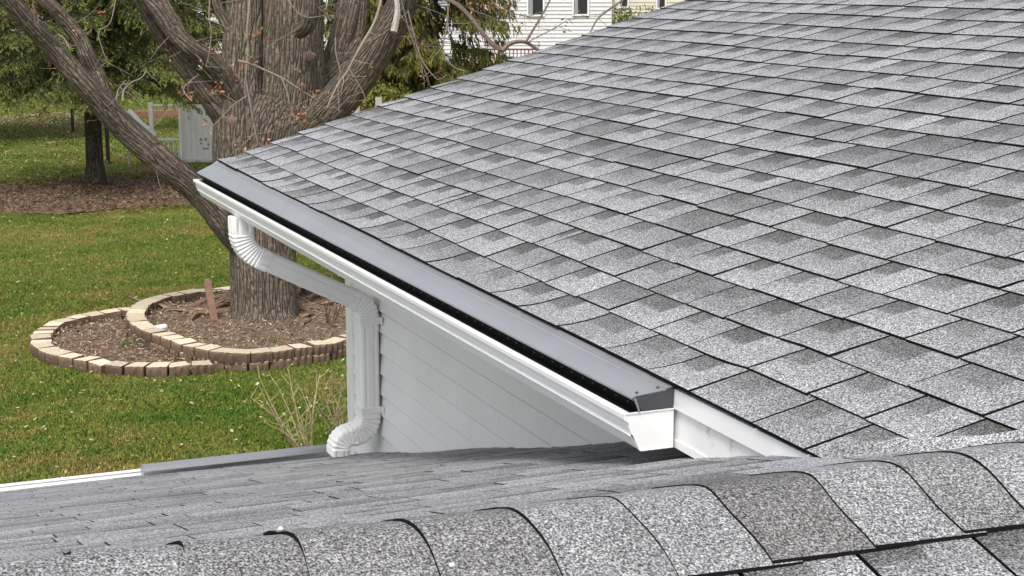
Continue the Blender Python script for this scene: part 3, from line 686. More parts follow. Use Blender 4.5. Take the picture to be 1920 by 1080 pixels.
# ------------------------------------------------------------------ the big maple
TD = 23.6
maple = empty('maple_tree', gnd(497, 588)); tag(maple, 'big bare maple with furrowed bark and several spreading limbs behind the gutter', 'tree')
mp = TD/FPX
def limb_pts(L, D=None, jit=.0):
    out = []; r = []
    for i, q in enumerate(L):
        d = TD if D is None else (D[i] if hasattr(D, '__len__') else D); out.append(at(q[0], q[1], d)); r.append(q[2]*d/FPX)
    P = spline([np.append(p, rr) for p, rr in zip(out, r)], 7)
    return [p[:3] for p in P], [p[3] for p in P]
mb = MB()
def add_limb(mb, L, D=None, n=22, rough=.07, seed=0, col=(1, 1, 1), flare=None):
    P, r = limb_pts(L, D); mb.tube(P, r, n, col, rough, True, seed, [max(0, 1-(i/ (len(P)*.18))) * flare for i in range(len(P))] if flare else None)
add_limb(mb, [(497, 622, 74), (497, 600, 67), (497, 575, 62), (496, 530, 61), (494, 470, 62), (494, 410, 66), (498, 350, 76), (505, 290, 84), (515, 235, 82), (525, 190, 66)], n=48, rough=.05, seed=1, flare=.22)
add_limb(mb, [(455, 350, 50), (450, 290, 52), (448, 220, 47), (450, 150, 40), (455, 80, 37), (458, 10, 34), (455, -60, 32), (440, -200, 26), (420, -420, 16)], [23.3, 23.3, 23.3, 23.4, 23.5, 23.6, 23.7, 24, 24.5], n=32, seed=2)
add_limb(mb, [(520, 330, 66), (535, 250, 66), (543, 170, 62), (547, 90, 60), (550, 10, 58), (552, -80, 52), (560, -250, 40), (560, -520, 20)], [23.7, 23.7, 23.8, 23.8, 23.8, 24, 24, 24], n=40, seed=3)
trunk = put(mb, 'trunk', M['bark'], maple, smooth=True, tex=True)
limbs = [
 ([(450, 470, 18), (425, 425, 27), (385, 372, 26), (340, 332, 26), (290, 290, 26), (232, 238, 25), (165, 165, 21), (105, 97, 19), (55, 45, 18), (5, -12, 17), (-80, -90, 15), (-200, -200, 11), (-330, -330, 6)], [23.4, 23.2, 23, 22.8, 22.6, 22.4, 22, 21.8, 21.5, 21.2, 21, 20.6, 20]),
 ([(222, 232, 14), (196, 185, 19), (178, 135, 17), (164, 105, 16), (148, 72, 15), (118, 34, 14), (86, 0, 14), (40, -60, 12), (-40, -180, 8), (-80, -330, 4)], [22.4, 22.3, 22.3, 22.2, 22.2, 22.1, 22, 22, 22, 22]),
 ([(450, 275, 22), (420, 215, 25), (385, 168, 22), (354, 133, 19), (319, 90, 16), (290, 45, 14), (262, 0, 12), (230, -60, 11), (170, -180, 8), (120, -330, 4)], [23.4, 23.2, 23, 22.9, 22.8, 22.6, 22.5, 22.4, 22.2, 22]),
 ([(455, 220, 18), (428, 158, 20), (390, 113, 19), (354, 88, 18), (325, 60, 16), (298, 24, 14), (272, -4, 13), (220, -50, 11), (130, -120, 7)], [23.2, 23, 22.7, 22.5, 22.4, 22.3, 22.2, 22, 21.8]),
 ([(350, 85, 10), (328, 45, 12), (302, 0, 12), (280, -50, 11), (240, -180, 8), (230, -320, 4)], [22.6]*6),
 ([(560, 262, 30), (600, 225, 34), (645, 178, 36), (690, 120, 33), (722, 70, 31), (748, 22, 29), (766, -30, 27), (800, -130, 22), (860, -280, 14), (930, -480, 7)], [23.5, 23.4, 23.2, 23, 22.8, 22.6, 22.4, 22.2, 22, 21.8]),
 ([(585, 240, 22), (608, 190, 26), (622, 140, 25), (636, 85, 23), (650, 30, 23), (660, -30, 22), (670, -150, 18), (700, -350, 9)], [24.3, 24.3, 24.4, 24.5, 24.6, 24.8, 25, 25]),
 ([(560, 190, 16), (605, 150, 17), (640, 118, 17), (668, 78, 13), (676, 30, 12), (684, -60, 10), (700, -200, 6)], [24, 24.2, 24.4, 24.6, 24.7, 24.8, 25]),
 ([(560, 60, 14), (577, 44, 15), (583, 10, 14), (585, -60, 13), (600, -200, 8)], [22.9, 22.7, 22.6, 22.6, 22.6]),
 ([(430, 60, 9), (412, 20, 9), (400, -30, 8), (380, -160, 5)], [23.4]*4),
]
for k, (L, D) in enumerate(limbs):
    mb = MB(); add_limb(mb, L, D, 18, .06, 10+k); put(mb, 'limb', M['bark'], maple, smooth=True, tex=True)
# burl scars
for k, (x, y, r) in enumerate(((438, 227, 9), (582, 106, 8))):
    c = at(x, y, TD-.66 if k == 0 else TD-.36); mb = MB(); d = unit(EY-c)
    mb.tube([c-d*.10, c, c+d*.02, c+d*.025], [r*mp*1.3, r*mp*1.15, r*mp*.9, r*mp*.3], 14, (.22, .155, .115), .22); put(mb, 'burl', M['wood'], maple)
# twigs and branchlets
tw = MB(); lv = []; rt = random.Random(21)
def twig(L, r0, r1, col, D=21.8, seg=5):
    P = spline([at(x, y, D+(k*.05)) for k, (x, y) in enumerate(L)], 5); n = len(P)
    tw.tube(P, [r0+(r1-r0)*i/(n-1) for i in range(n)], 5, col, 0, True, 0); return P
PALE = (.28, .235, .205); BR = (.20, .155, .13)
def side_twigs(P, n, ln, col, r, droop=-.3):
    for _ in range(n):
        i = rt.randrange(len(P)//4, len(P)); p = P[i]; a = rt.uniform(0, 6.28); L = ln*rt.uniform(.4, 1.2)
        d = unit((math.cos(a), math.sin(a)*.6, rt.uniform(-.8, .6)+droop)); q = [p]
        for k in range(4): 
            d = unit(d+np.array([rt.uniform(-.2, .2), rt.uniform(-.2, .2), rt.uniform(-.1, .15)])); q.append(q[-1]+d*L/4)
        tw.tube(q, [r, r*.8, r*.7, r*.6, r*.45], 4, col)
        if rt.random() < .5: lv.append(q[-1])
        if rt.random() < .4:
            q2 = [q[2]]; d = unit(d+np.array([rt.uniform(-1, 1), rt.uniform(-.5, .5), rt.uniform(-.6, .6)]))
            for k in range(2): q2.append(q2[-1]+d*L/6); d = unit(d+np.array([0, 0, .2]))
            tw.tube(q2, [r*.6, r*.5, r*.4], 4, col); lv.append(q2[-1])
main = [
 ([(470, -60), (468, 0), (463, 60), (465, 90), (461, 140), (463, 160), (472, 210), (476, 232), (482, 262), (488, 272)], .022, .010, PALE, 22.2),
 ([(446, 114), (470, 120), (500, 133), (530, 147), (560, 166), (590, 185), (598, 190)], .018, .006, PALE, 22.0),
 ([(528, 146), (538, 172), (544, 200), (552, 218), (564, 228)], .014, .007, PALE, 22.0),
 ([(463, 180), (440, 195), (420, 215), (405, 232)], .012, .006, PALE, 22.2),
 ([(478, 250), (465, 262), (456, 276)], .010, .006, PALE, 22.2),
 ([(722, -40), (712, 10), (700, 45), (680, 80), (662, 112), (650, 135), (634, 158), (612, 204)], .020, .008, (.40, .33, .27), 21.6),
 ([(738, 60), (745, 20), (740, -20)], .05, .03, (.42, .38, .34), 21.8),
 ([(629, 70), (630, 100), (638, 135), (634, 160), (636, 210)], .011, .007, PALE, 21.9),
 ([(655, 130), (668, 150), (680, 172), (686, 190)], .011, .006, PALE, 21.8),
 ([(395, -30), (392, 30), (396, 60), (392, 100), (386, 125)], .011, .006, PALE, 21.8),
 ([(775, -60), (790, -20), (830, -5), (856, 8), (880, 30), (905, 62), (925, 84), (943, 95)], .028, .034, BR, 21.5),
 ([(941, 96), (950, 86), (965, 79), (985, 79), (1000, 88), (1020, 100), (1050, 112)], .034, .020, BR, 21.8),
 ([(986, 79), (998, 58), (1012, 35), (1024, 14), (1036, -10), (1060, -60)], .020, .010, BR, 21.9),
 ([(988, 80), (1010, 68), (1030, 58), (1050, 46), (1066, 36)], .009, .005, BR, 21.9),
 ([(1106, 62), (1116, 42), (1126, 30), (1150, 12), (1175, -5), (1220, -40)], .010, .016, BR, 20),
 ([(838, -20), (840, 20), (838, 50), (830, 90), (838, 112), (855, 128), (872, 133)], .012, .006, PALE, 21.6),
 ([(750, -10), (760, 30), (768, 60), (780, 95), (790, 120), (800, 140), (806, 160)], .011, .006, BR, 21.6),
 ([(765, 20), (775, 60), (790, 110), (815, 145), (826, 148), (838, 140)], .010, .005, PALE, 21.7),
 ([(220, -30), (214, 15), (205, 45), (185, 60), (192, 92), (200, 112), (198, 120)], .009, .005, PALE, 21.6),
 ([(60, -20), (66, 40), (72, 36), (60, 10)], .008, .005, BR, 21.2),
 ([(230, 190), (232, 170), (246, 155), (266, 145), (275, 130)], .012, .006, PALE, 22.0),
 ([(218, 188), (222, 168), (236, 150)], .009, .005, PALE, 22.1),
 ([(130, 90), (120, 72), (108, 65), (125, 82), (142, 86)], .009, .005, PALE, 21.9),
 ([(520, -30), (555, 20), (575, 32), (592, 32)], .010, .006, PALE, 22.2),
 ([(360, 190), (345, 172), (350, 158), (372, 140)], .010, .006, PALE, 22.3),
 ([(900, -30), (930, 10), (960, 24), (990, 30), (1015, 22)], .010, .005, BR, 21.6),
 ([(870, -20), (880, 15), (912, 28), (935, 40), (948, 62)], .009, .004, BR, 21.6),
]
for k, (L, a, b, c, D) in enumerate(main):
    P = twig(L, a, b, c, D); side_twigs(P, 5 if k < 18 else 3, .40, c, .0045)
for (L, D) in limbs:
    P, r = limb_pts(L, D); side_twigs(P, 7, .7, (.26, .21, .18), .0055, -.1)
put(tw, 'crown', M['twig'], maple)
def leafcluster(mb, p, n, s, pal, spread):
    for _ in range(n):
        c = p+np.array([rt.gauss(0, spread), rt.gauss(0, spread), rt.gauss(0, spread)]); a = unit([rt.gauss(0, 1) for _ in range(3)]); b = unit(np.cross(a, [rt.gauss(0, 1) for _ in range(3)])); q = s*rt.uniform(.6, 1.3); k = rt.choice(pal); k = tuple(x*rt.uniform(.7, 1.2) for x in k)
        mb.quad(c-a*q, c-b*q*.5, c+a*q, c+b*q*.55, k)
DRY = [(.33, .15, .08), (.25, .12, .07), (.42, .25, .16), (.20, .10, .065)]
mb = MB()
for p in lv: leafcluster(mb, p, 3, .022, DRY, .03)
for (x, y, n) in ((463, 62, 14), (478, 60, 10), (470, 105, 16), (475, 112, 12), (400, 92, 10), (410, 170, 26), (398, 165, 18), (392, 230, 10), (440, 130, 12), (450, 140, 10), (563, 165, 10), (590, 172, 16), (558, 215, 22), (570, 225, 18), (545, 205, 14), (30, 20, 16), (60, 18, 14), (192, 30, 14), (640, 60, 6), (780, 84, 6), (1060, 46, 6), (920, 8, 14), (890, 10, 12), (950, 20, 12), (345, 165, 12), (352, 175, 10), (500, 268, 8), (450, 270, 10)):
    leafcluster(mb, at(x, y, 21.9+rt.uniform(0, .4)), n, .032, DRY, .055)
put(mb, 'dry_leaves', M['leaf'], maple)
# surface roots
for k in range(20):
    a = R_(170+k*18.5+rt.uniform(-10, 10)); c = ROOTS[maple.name]; L = rt.uniform(.9, 1.9); pts = []; rr = []
    for j in range(7):
        f = j/6; r = .42+L*f; a2 = a+.35*math.sin(f*4+k); pts.append(c+np.array([r*math.cos(a2), r*math.sin(a2), .20+.05*math.sin(f*9+k)-.08*f])); rr.append((.075 if k % 3 == 0 else .04)*(1-f)+.016)
    mb = MB(); mb.tube(pts, rr, 9, (1.9, 1.6, 1.4), .15, True, 40+k); put(mb, 'root', M['bark'], maple, smooth=True, tex=True)

# leaning broken stake, white cylinder and stub in the bed
c = gnd(402, 604, .13); mb = MB(); t_ = at(388, 523, 23.2)
ax = unit(t_-c); sx = unit(np.cross(ax, (0, 1, 0))); sy = np.cross(ax, sx); L = np.linalg.norm(t_-c)
mb.box((-.052, -.03, -.05), (.052, .03, L*.95), (.25, .155, .105), 0, (sx, sy, ax), c)
mb.box((-.03, -.031, L*.95), (.045, .029, L*1.0), (.30, .19, .13), 0, (sx, sy, ax), c)
tag(put(mb, 'wooden_stake', M['wood'], origin=c, bevel=.006), 'weathered brown wooden stake leaning in the maple bed', 'stake')
c = gnd(296, 614, .18); mb = MB(); mb.tube([c+np.array([-.11, -.02, -.02]), c+np.array([.10, .01, .0]), c+np.array([.13, .015, .0])], [.042, .044, .03], 12, (.85, .84, .82)); tag(put(mb, 'plastic_bottle', M['paint'], origin=c, smooth=True), 'small white plastic bottle lying at the left of the maple bed', 'bottle')

# ------------------------------------------------------------------ saplings and bare shrubs
def bare_shrub(name, base, stems, label, col, cat='shrub', leafcol=None, seed=0):
    r = random.Random(seed); root = empty(name, base); mb = MB(); lf = MB()
    for (x, y, D) in stems:
        top = at(x, y, D); mid = base*.5+top*.5+np.array([r.uniform(-.08, .08), r.uniform(-.05, .05), .03]); P = spline([base+np.array([r.uniform(-.04, .04), r.uniform(-.04, .04), -.03]), mid, top], 6)
        rad = [.011*(1-.72*i/(len(P)-1)) for i in range(len(P))]; k = r.uniform(.7, 1.2); c = tuple(q*k for q in col); mb.tube(P, rad, 5, c)
        for i in range(3, len(P)):
            if r.random() < .6:
                d = unit((r.uniform(-1, 1), r.uniform(-.7, .7), r.uniform(.1, 1))); L = r.uniform(.06, .24); q = P[i]
                mb.tube([q, q+d*L*.5, q+d*L+np.array([0, 0, L*.15])], [.005, .004, .0025], 4, c)
                if leafcol and r.random() < .6:
                    for _k in range(2):
                        a = unit([r.gauss(0, 1) for _ in range(3)]); b = unit(np.cross(a, [r.gauss(0, 1) for _ in range(3)])); s = r.uniform(.012, .022); z = q+d*L*r.uniform(.5, 1)
                        lf.quad(z-a*s, z-b*s*.5, z+a*s, z+b*s*.5, tuple(v*r.uniform(.7, 1.3) for v in leafcol))
    put(mb, 'stems', M['twig'], root)
    if leafcol: put(lf, 'foliage', M['leaf'], root)
    tag(root, label, cat); return root
b1 = gnd(578, 862); bare_shrub('bare_shrub', b1, [(487, 708, 17), (520, 722, 17), (505, 760, 16.8), (545, 742, 17), (560, 720, 17.2), (492, 790, 16.7), (530, 800, 16.7), (600, 700, 17.4), (585, 745, 17), (560, 770, 16.9), (540, 690, 17.2), (470, 745, 17)], 'leafless tan shrub fanning out left of the downspout foot', (.38, .31, .18), seed=1, leafcol=(.42, .42, .14))
b2 = gnd(655, 850); bare_shrub('bare_shrub', b2, [(600, 705, 17.4), (570, 725, 17.3), (622, 690, 17.6), (640, 720, 17.5), (610, 745, 17.3), (652, 700, 17.5), (585, 760, 17.2), (660, 640, 17.8), (590, 690, 17.5), (630, 770, 17.2)], 'leafless brown shrub right beside the downspout corner', (.27, .20, .13), seed=2, leafcol=(.30, .33, .1))
b3 = gnd(616, 618); bare_shrub('sapling', b3, [(621, 548, 22.4), (640, 530, 22.4), (605, 560, 22.3), (650, 555, 22.4), (617, 535, 22.5), (632, 570, 22.3)], 'spindly budding sapling in the maple bed, right of the trunk', (.26, .2, .15), 'sapling', (.30, .36, .08), 3)
# weed tufts
def tuft(x, y, z, label, seed, s=.13, n=70, col=(.16, .26, .05)):
    r = random.Random(seed); b = gnd(x, y, z); mb = MB()
    for _ in range(n):
        a = r.uniform(0, 6.28); p = b+np.array([r.gauss(0, s*.7), r.gauss(0, s*.6), -.01]); t_ = p+np.array([math.cos(a)*s*.5, math.sin(a)*s*.5, r.uniform(.4, 1)*s]); w = np.array([-math.sin(a), math.cos(a), 0])*.012
        k = r.uniform(.6, 1.4); mb.face([mb.vert(p-w, tuple(q*k for q in col)), mb.vert(p+w, tuple(q*k for q in col)), mb.vert(t_, tuple(q*k*1.2 for q in col))])
    tag(put(mb, 'weed', M['leaf'], origin=b), label, 'weed')
tuft(608, 640, .155, 'bright green weed tuft near the front right of the maple bed', 1, .09, 50)
tuft(505, 640, .14, 'low green weed patch in front of the maple roots', 2, .10, 40, (.10, .15, .04))
tuft(272, 612, .14, 'pale green weed tuft at the left rim of the maple bed', 3, .12, 60, (.22, .27, .10))
tuft(238, 646, .06, 'small dark weed in the outer low bed', 4, .10, 40, (.10, .14, .04))

# ------------------------------------------------------------------ conifers
def conifer(name, base, H, z0, Rad, label, cols, seed, nb=150, hang=.35, blade=.16, wid=.035, trunk_r=.25, group=None, zfull=6.5, tw_step=.16, lean=0, dens=1.0):
    r = np.random.default_rng(seed); root = empty(name, base); mb = MB(); base = np.array(base, float)
    mb.tube([base+np.array([0, 0, -.1]), base+np.array([0, 0, .15]), base+np.array([0, 0, .6]), base+np.array([0, 0, H*.5]), base+np.array([0, 0, H])], [trunk_r*2.1, trunk_r*1.5, trunk_r*1.15, trunk_r*.7, .02], 14, (.42, .40, .38), .05, True, seed)
    V = []; C = []; brs = MB()
    hs = z0+(H-z0)*r.uniform(0, 1, nb)**1.25
    for h in hs:
        f = (h-z0)/(H-z0); L = Rad*(1-f)**.8*r.uniform(.72, 1.08)+.2; a = r.uniform(0, 2*np.pi); d = np.array([np.cos(a), np.sin(a), 0]); sd = np.array([-d[1], d[0], 0])
        up = r.uniform(-.05, .12); pts = []
        m = max(4, int(L/.3))
        for k in range(m+1):
            t = k/m; pts.append(base+np.array([0, 0, h])+d*L*t+np.array([0, 0, L*(up*t-.42*t*t+.22*t**3)]))
        if h < zfull+2: brs.tube(pts, [max(.004, .018*(1-k/m)) for k in range(m+1)], 4, (.055, .045, .035))
        P = np.array(pts); st = tw_step if h < zfull else tw_step*2.6
        nt = max(6, int(L/st*2*dens)); tt = r.uniform(.12, 1.0, nt)**.8
        for t in tt:
            i = min(int(t*m), m-1); p = P[i]+(P[i+1]-P[i])*(t*m-i); s_ = 1 if r.random() < .5 else -1
            TL = (.25+.45*(1-t))*min(1, L/2.2)*r.uniform(.6, 1.2); dv = unit(d*r.uniform(.3, .9)+sd*s_*r.uniform(.5, 1.1)+np.array([0, 0, -hang*r.uniform(.4, 1.8)]))
            nk = max(3, int(TL/.022*(1 if h < zfull else .5)*dens)); tq = r.uniform(0, 1, nk)
            q = p+dv*TL*tq[:, None]+np.array([0, 0, -1])*(hang*.25*TL*tq**2)[:, None]
            dd = dv[None]*.9+r.normal(0, .38, (nk, 3)); dd[:, 2] -= hang*.6; dd /= np.linalg.norm(dd, axis=1)[:, None]
            ln = blade*r.uniform(.6, 1.25, nk)*(1 if h < zfull else 1.8); ww = np.cross(dd, r.normal(0, 1, (nk, 3))); ww /= np.linalg.norm(ww, axis=1)[:, None]; ww *= (wid*(1 if h < zfull else 1.8)*r.uniform(.6, 1.2, nk))[:, None]
            V.append(np.stack([q-ww*.5, q+dd*ln[:, None]*.5+ww, q+dd*ln[:, None], q+dd*ln[:, None]*.5-ww], 1))
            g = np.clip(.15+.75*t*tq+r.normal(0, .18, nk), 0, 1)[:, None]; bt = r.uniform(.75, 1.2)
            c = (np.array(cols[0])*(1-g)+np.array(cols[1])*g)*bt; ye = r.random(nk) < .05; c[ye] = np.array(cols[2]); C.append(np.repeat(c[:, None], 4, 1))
    V = np.concatenate(V); C = np.concatenate(C); n = len(V)
    put(mb, 'trunk', M['bark'], root, smooth=True, tex=True); put(brs, 'branches', M['twig'], root)
    make('crown', V.reshape(-1, 3), np.arange(4*n).reshape(-1, 4), M['leaf'], root, C.reshape(-1, 3))
    tag(root, label, 'tree', group); return root
DG = [(.026, .040, .012), (.200, .225, .055), (.24, .17, .08)]
YG = [(.048, .056, .016), (.205, .205, .044), (.28, .18, .08)]
conifer('spruce_tree', spr_base, 15, 2.7, 4.1, 'dark green spruce with a bare lower trunk rising from red-brown mulch', DG, 5, nb=430, trunk_r=.185, zfull=6.5, hang=.55, blade=.12, wid=.013)
conifer('spruce_tree', gnd(-60, 262), 15, 2.1, 4.6, 'dense dark spruce at the left frame edge behind the long low maple limb', DG, 6, nb=260, trunk_r=.25, zfull=7, hang=.5, blade=.17, wid=.022, tw_step=.2)
conifer('spruce_tree', gnd(365, 246), 14, 3.1, 3.0, 'dark spruce behind the pale playhouse wall', DG, 8, nb=200, trunk_r=.2, zfull=6, hang=.5, blade=.17, wid=.022, tw_step=.2)
conifer('spruce_tree', gnd(815, 198), 14, 1.0, 4.2, 'yellow-green weeping spruce in front of the white neighbour house', YG, 9, nb=280, trunk_r=.2, zfull=7, hang=1.4, blade=.26, wid=.024, tw_step=.2)
conifer('spruce_tree', gnd(690, 205), 12, 1.6, 2.6, 'yellow-green spruce glimpsed between the right limbs of the maple', YG, 10, nb=180, trunk_r=.17, zfull=6, hang=1.3, blade=.24, wid=.024, tw_step=.2)
# low bushes
def bush(name, px, py, w, d, h, label, cols, seed, n=5000, bl=.16, cat='bush'):
    r = np.random.default_rng(seed); b = gnd(px, py); root = b
    u_ = r.uniform(0, 1, n)**.4; a = r.uniform(0, 2*np.pi, n); ph = np.arccos(r.uniform(0, 1, n)); wob = 1+.25*np.sin(3*a+seed)*np.sin(4*ph)
    P = np.stack([w*u_*wob*np.sin(ph)*np.cos(a), d*u_*wob*np.sin(ph)*np.sin(a), h*u_*wob*np.cos(ph)], 1)+b
    D = r.normal(0, .6, (n, 3))+np.array([0, 0, .5]); D /= np.linalg.norm(D, axis=1)[:, None]; ln = bl*r.uniform(.5, 1.3, n); W = np.cross(D, r.normal(0, 1, (n, 3))); W /= np.linalg.norm(W, axis=1)[:, None]; W *= bl*.22
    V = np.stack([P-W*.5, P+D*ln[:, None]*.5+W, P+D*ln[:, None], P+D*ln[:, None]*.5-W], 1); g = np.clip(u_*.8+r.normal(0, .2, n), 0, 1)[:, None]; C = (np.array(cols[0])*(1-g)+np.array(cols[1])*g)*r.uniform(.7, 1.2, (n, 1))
    root = empty(name, b); make('foliage', V.reshape(-1, 3), np.arange(4*n).reshape(-1, 4), M['leaf'], root, np.repeat(C[:, None], 4, 1).reshape(-1, 3))
    mb = MB()
    for k in range(6):
        a = k*1.05+seed; mb.tube([b+np.array([0, 0, -.05]), b+np.array([w*.35*math.cos(a), d*.35*math.sin(a), h*.45]), b+np.array([w*.6*math.cos(a), d*.6*math.sin(a), h*.75])], [.03, .02, .01], 5, (.12, .09, .07))
    put(mb, 'stems', M['twig'], root); tag(root, label, cat)
bush('juniper_bush', 705, 216, 2.6, 1.6, 1.0, 'low yellow-green juniper just above the shingle edge, right of the maple', YG, 31, 9000, .17)
bush('hedge', 1180, 112, 3.0, 1.6, 2.9, 'dark green hedge showing above the roof edge before the cream house', DG, 33, 9000, .24, 'hedge')
bush('hedge', 1262, 98, 3.4, 1.8, 3.8, 'dark green hedge top cut off by the frame, rightmost by the roof edge', DG, 34, 9000, .26, 'hedge')

# ------------------------------------------------------------------ neighbour houses and yard structures
def sided_wall(mb, a, b, z0, z1, lap, col, depth=.045):
    """lap siding wall from a to b (xy), facing the camera side"""
    a, b = np.array([*a, 0.]), np.array([*b, 0.]); d = unit(b-a); nn = np.array([d[1], -d[0], 0]); z = z0
    while z < z1:
        zt = min(z+lap, z1); P = [a+nn*depth+np.array([0, 0, z]), b+nn*depth+np.array([0, 0, z]), b+np.array([0, 0, zt]), a+np.array([0, 0, zt])]
        mb.quad(*P, col); mb.quad(a+np.array([0, 0, z]), b+np.array([0, 0, z]), P[1], P[0], col); z = zt
    return d, nn
def nb_house(xl, xr, D, H, col, windows, label, lap=.21, roofc=(.12, .11, .11)):
    pl, pr = at(xl, 100, D), at(xr, 100, D); pl[2] = pr[2] = 0
    d = unit(pr-pl); nn = np.array([d[1], -d[0], 0]); c = (pl+pr)/2; root = empty('neighbour_house', c); dep = 8.0
    mb = MB(); sided_wall(mb, pl[:2], pr[:2], 0, H, lap, col)
    for p, q in ((pl, pl-nn*dep), (pl-nn*dep, pr-nn*dep), (pr-nn*dep, pr)):
        mb.quad(p, q, q+np.array([0, 0, H]), p+np.array([0, 0, H]), col)
    put(mb, 'wall', M['paint'], root)
    mb = MB(); e1, e2 = pl-d*.4+nn*.4+np.array([0, 0, H-.1]), pr+d*.4+nn*.4+np.array([0, 0, H-.1]); r1, r2 = pl-d*.4-nn*dep/2+np.array([0, 0, H+2.2]), pr+d*.4-nn*dep/2+np.array([0, 0, H+2.2]); f1, f2 = pl-d*.4-nn*(dep+.4)+np.array([0, 0, H-.1]), pr+d*.4-nn*(dep+.4)+np.array([0, 0, H-.1])
    mb.quad(e1, e2, r2, r1, roofc); mb.quad(r1, r2, f2, f1, roofc); mb.face([mb.vert(p, col) for p in (e1, r1, f1)]); mb.face([mb.vert(p, col) for p in (e2, f2, r2)]); put(mb, 'roof', M['paint'], root)
    for (wx, wy0, wy1, ww) in windows:
        D0 = D-.1; a = at(wx-ww/2, wy1, D0); b = at(wx+ww/2, wy1, D0); z1 = at(wx, wy0, D0)[2]; z0 = a[2]; m_ = (a+b)/2; w2 = np.linalg.norm((b-a)[:2])/2; ctr = np.array([m_[0], m_[1], 0])
        ctr = c+d*np.dot(ctr-c, d)+nn*.0; F = .1
        def bx(mb, x0, x1, za, zb_, y0, y1, cl): mb.box((x0, y0, za), (x1, y1, zb_), cl, 0, (d, nn, np.array([0, 0, 1.])), ctr)
        wb = MB(); wc = (.82, .82, .81)
        bx(wb, -w2-F, w2+F, z0-F, z0, .065, .13, wc); bx(wb, -w2-F, w2+F, z1, z1+F, .065, .13, wc); bx(wb, -w2-F, -w2, z0, z1, .065, .13, wc); bx(wb, w2, w2+F, z0, z1, .065, .13, wc)
        zm = (z0+z1)/2; bx(wb, -w2, w2, zm-.035, zm+.035, .07, .11, wc); fr = put(wb, 'window', M['paint'], root)
        gb = MB(); bx(gb, -w2, w2, z0, z1, .065, .070, (1, 1, 1)); put(gb, 'pane', M['glass'], fr)
        cb = MB(); bx(cb, -w2+.02, w2-.02, zm+.04, z1-.02, .0705, .074, (.32, .28, .22)); bx(cb, -w2+.02, -w2*.4, z0+.02, zm-.04, .0705, .074, (.3, .3, .3)); put(cb, 'curtain', M['paint'], fr)
    tag(root, label, 'house'); return root, c, d, nn
nb_house(560, 1146, 88, 6.4, (.66, .655, .665), [(1004, -36, 27, 27), (1088, -42, 26, 25), (760, -30, 25, 26), (880, -30, 25, 26)], 'white lap-sided neighbour house with two dark sash windows above the roof edge')
nb_house(1152, 1330, 104, 6.4, (.66, .61, .5), [(1168, -30, 12, 14), (1238, -30, 14, 14)], 'cream house partly hidden by the hedge at the top')
nb_house(330, 470, 92, 6.0, (.66, .61, .63), [(400, -20, 20, 24)], 'pale house seen in gaps between the spruce and the maple trunk')
nb_house(-160, 40, 96, 6.0, (.70, .70, .70), [(-60, -20, 20, 24)], 'pale grey house behind the leftmost spruce')
# deck with red-brown railing
def frame(px0, px1, py, D): 
    a, b = at(px0, py, D), at(px1, py, D); a[2] = b[2] = 0; d = unit(b-a); nn = np.array([d[1], -d[0], 0]); return a, b, d, nn, np.linalg.norm(b-a)
a, b, d, nn, L = frame(860, 1010, 140, 80); deck = empty('deck', (a+b)/2); ax = (d, nn, np.array([0, 0, 1.])); RC = (.20, .075, .05)
mb = MB(); mb.box((0, -3, .55), (L, 0, .70), RC, 0, ax, a); put(mb, 'platform', M['wood'], deck)
mb = MB(); mb.box((0, -.08, 1.55), (L, .02, 1.63), RC, 0, ax, a); mb.box((0, -.06, .85), (L, .0, .91), RC, 0, ax, a); put(mb, 'rail', M['wood'], deck)
x = .05
while x < L:
    mb = MB(); mb.box((x, -.05, .912), (x+.05, -.01, 1.548), RC, 0, ax, a); put(mb, 'baluster', M['wood'], deck); x += .19
for x in (0.0, L/2, L-.1):
    mb = MB(); mb.box((x, .021, 0), (x+.1, .12, 1.7), RC, 0, ax, a); put(mb, 'post', M['wood'], deck)
tag(deck, 'red-brown timber deck with slatted railing beside the white house', 'deck')
a, b, d, nn, L = frame(785, 858, 140, 79); st = empty('deck_steps', (a+b)/2); ax = (d, nn, np.array([0, 0, 1.]))
for k in range(3):
    mb = MB(); mb.box((0, -.3*k-.3, .17*k), (L, -.3*k, .17*k+.16), (.26, .09, .06), 0, ax, a); put(mb, 'step', M['wood'], st)
tag(st, 'low red-brown timber steps under the weeping spruce', 'steps')
# slanted grey bulkhead with white frame, dark opening
a, b, d, nn, L = frame(699, 745, 150, 76); bk = empty('storage_bin', (a+b)/2); ax = (d, nn, np.array([0, 0, 1.])); mb = MB()
i = [mb.vert(a+d*x+nn*y+np.array([0, 0, z]), (.16, .16, .165)) for x, y, z in ((0, 0, 0), (L, 0, 0), (L, 0, .72), (0, 0, 1.0), (0, -1, 0), (L, -1, 0), (L, -1, .95), (0, -1, 1.25))]
for q in ((0, 1, 2, 3), (3, 2, 6, 7), (0, 3, 7, 4), (1, 5, 6, 2), (4, 7, 6, 5)): mb.face([i[k] for k in q])
put(mb, 'bin_body', M['paint'], bk); mb = MB(); mb.box((-.03, -1.02, 1.26), (L+.03, .0, 1.30), (.30, .31, .26), 0, ax, a); put(mb, 'lid', M['paint'], bk)
tag(bk, 'grey slant-topped storage bin on the lawn under the spruce', 'storage bin')
a, b, d, nn, L = frame(741, 756, 150, 75.5); fr = MB(); ax = (d, nn, np.array([0, 0, 1.])); H = .75
for q in (((0, 0, 0), (.06, .05, H)), ((L-.06, 0, 0), (L, .05, H)), ((.0601, 0, 0), (L-.0601, .05, .08)), ((.0601, 0, H-.06), (L-.0601, .05, H))): fr.box(q[0], q[1], (.75, .76, .74), 0, ax, a)
